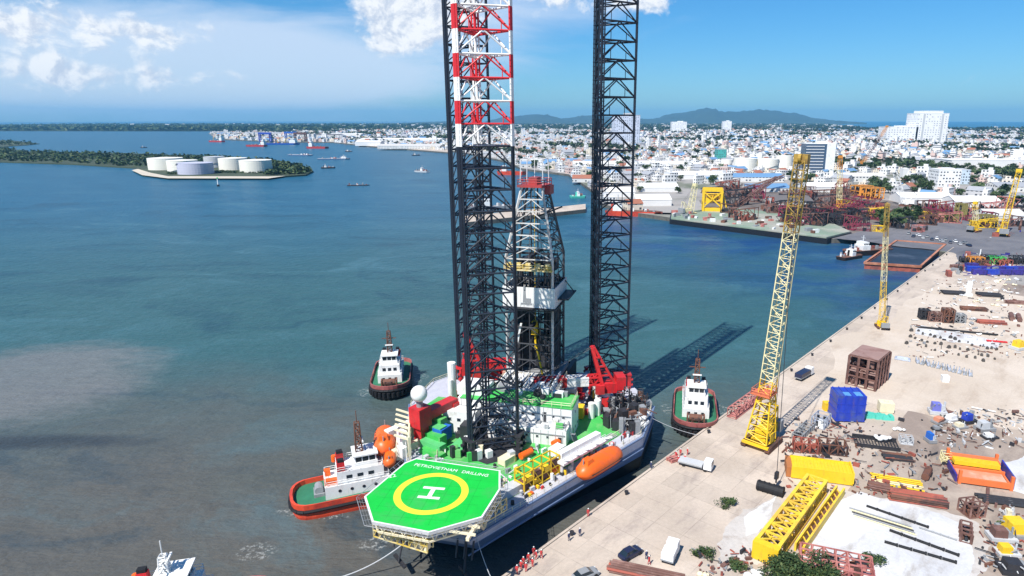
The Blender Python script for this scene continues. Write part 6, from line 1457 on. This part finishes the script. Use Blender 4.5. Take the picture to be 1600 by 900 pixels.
tag(mass.build('town_houses', ALLM), 'dense mass of pale houses spreading back to the sea', None, None, 'stuff')
for t, used in protos:
    if not used:
        for c in list(t.children): bpy.data.objects.remove(c)
        bpy.data.objects.remove(t)
print('HOUSES', len(spots), 'TREES', len(trees_))
# trees
named = [(1052, 240, 9, 9), (1070, 240, 9, 8), (1090, 239, 9, 8), (1035, 242, 8, 8), (1436, 300, 8, 14), (1446, 306, 8, 15), (1440, 290, 7, 12), (1375, 298, 8, 11), (1388, 302, 8, 11), (1365, 302, 7, 10), (1500, 306, 7, 7), (1520, 306, 8, 8), (1545, 308, 8, 8), (1560, 320, 7, 8), (1400, 262, 9, 9), (1418, 260, 9, 9), (1385, 262, 8, 9), (1344, 266, 8, 8), (1240, 288, 7, 8), (1255, 292, 7, 8), (1190, 268, 6, 7), (1115, 268, 6, 6), (995, 262, 8, 8), (905, 262, 7, 8), (945, 250, 8, 8), (890, 265, 6, 7), (1500, 282, 9, 8), (1520, 284, 9, 8), (1410, 268, 8, 8), (1430, 266, 9, 9), (1590, 322, 8, 10), (1300, 275, 7, 8), (1330, 280, 7, 8), (1000, 300, 5, 6), (1060, 302, 5, 7), (1420, 350, 6, 10), (1395, 352, 6, 10), (1405, 356, 6, 10), (1385, 355, 6, 11), (1375, 350, 6, 11), (1412, 346, 6, 11), (1430, 342, 6, 10), (1398, 344, 6, 10), (680, 232, 14, 12), (700, 232, 14, 12), (520, 219, 14, 13), (505, 220, 14, 12)]
tp = [tree('broad dark green tree among the roofs and yards of the harbour town', W(px, py, 3), 5.5, 9, 420, 500+k, 'dark green trees in the harbour town', 1.0) for k, (px, py, r, h) in enumerate(named[:4])]
for k, (px, py, r, h) in enumerate(named):
    loc_ = W(px, py, 3); s = (r/6.5, r/6.5, h/9.)
    if k < 4: tp[k].scale = s
    else: dup(tp[k % 4], loc_, k*1.1, None, None, s)
intr = [s for s in trees_ if -10 < P(*s, 3)[0] < 1610]; neart = set(intr[:150])
clump = MB(); gt = random.Random(99)
for k, (x, y) in enumerate(trees_):
    s = gt.uniform(.8, 1.5)
    if (x, y) in neart: dup(tp[k % 4], (x, y, 3), k*.7, None, None, s*.9)
    else:
        s *= 1+max(0, y-1500)*.0002
        for j in range(9):
            d = Vector((gt.gauss(0, 1), gt.gauss(0, 1), gt.gauss(0, .7))); c = Vector((x, y, 3+5.2*s))+Vector((d.x*2.6*s, d.y*2.6*s, d.z*2.2*s)); a = Vector((gt.gauss(0, 1), gt.gauss(0, 1), gt.gauss(0, .5))).normalized()*3.0*s; e = a.cross(Vector((gt.random(), gt.random(), 1))).normalized()*2.6*s
            clump.add([c-a, c+e, c+a, c-e], [(0, 1, 2, 3)], j % 2)
tag(clump.build('town_trees', [leafm, leaf2]), 'dark green tree crowns scattered through the town', None, None, 'stuff')
# mangroves on the island, mud banks and far shore
def scatter(name, polys, n, h, size, seed, label, zb=1.5, flat=None):
    g = random.Random(seed); b = MB()
    for poly, share in polys:
        xs = [p[0] for p in poly]; ys = [p[1] for p in poly]; m = 0
        while m < n*share:
            x, y = g.uniform(min(xs), max(xs)), g.uniform(min(ys), max(ys)); m += 1
            if not inpoly(x, y, poly): continue
            hh = h*g.uniform(.5, 1.2)
            for j in range(7):
                c = Vector((x+g.gauss(0, size*.5), y+g.gauss(0, size*.5), zb+hh*g.uniform(.15, 1))); a = Vector((g.gauss(0, 1), g.gauss(0, 1), g.gauss(0, .6))).normalized()*size*g.uniform(.5, 1); e = a.cross(Vector((g.random(), g.random(), 1))).normalized()*size*.7
                b.add([c-a, c+e, c+a, c-e], [(0, 1, 2, 3)], j % 2)
    return tag(b.build(name, [leafm, leaf2]), label, None, None, 'stuff')
scatter('mangrove_wood', [(lift([(-120, 250), (0, 253), (120, 257), (208, 262), (222, 262), (222, 244), (60, 239), (-120, 238)], 0), 1.), (lift([(400, 258), (418, 276), (476, 274), (488, 269), (468, 262), (415, 253)], 0), .6), (lift([(-80, 231), (-10, 230), (45, 227), (60, 225), (20, 221), (-80, 219)], 0), .3), (lift([(-60, 240), (20, 238), (33, 236), (0, 234), (-60, 234)], 0), .12), (lift([(225, 262), (300, 256), (420, 262), (410, 252), (330, 247), (225, 244)], 0), .4)], 2600, 6.5, 3.4, 5, 'dark green mangrove wood covering the island and mud banks')
scatter('shore_scrub', [(lift([(330, 272.5), (420, 273.5), (420, 271.5), (330, 270.5)], 0), 1.), (lift([(262, 274.5), (300, 275.5), (300, 274), (262, 273)], 0), .5)], 260, 3, 1.6, 6, 'low dark scrub along the island shore before the tanks')
scatter('far_treeline', [([(-4200, 4560), (-1750, 4400), (-1400, 4500), (-1350, 5200), (-4600, 6400)], 1.), ([(-5200, 4700), (-1500, 6000), (-1100, 9000), (-6500, 9000)], .8)], 5200, 20, 22, 7, 'dark line of mangrove forest along the far shore')
scatter('coast_trees', [([(-1100, 6200), (2700, 6200), (3700, 9300), (-1150, 9300)], 1.), ([(2400, 4950), (4500, 4500), (7000, 4400), (7000, 3900), (2400, 4400)], .5)], 2600, 13, 24, 8, 'dark trees behind the far houses of the town', 3.)
gh = random.Random(41); fh = MB()
for k in range(90): x = gh.uniform(-5200, -1300); fh.box((x, gh.uniform(5200, 8800), 1.5), (gh.uniform(20, 50), 20, gh.uniform(12, 30)), 0, gh.choice((0, 0, 5)))
for k in range(420): y = gh.uniform(5400, 9000); x = gh.uniform(-1000, 2500+(y-5400)*.35); fh.box((x, y, 3), (gh.uniform(14, 40), 16, gh.uniform(8, 26)), 0, gh.choice((0, 0, 0, 5, 1)))
tag(fh.build('far_buildings', WALLS), 'tiny pale buildings far off along the shore', None, None, 'stuff')
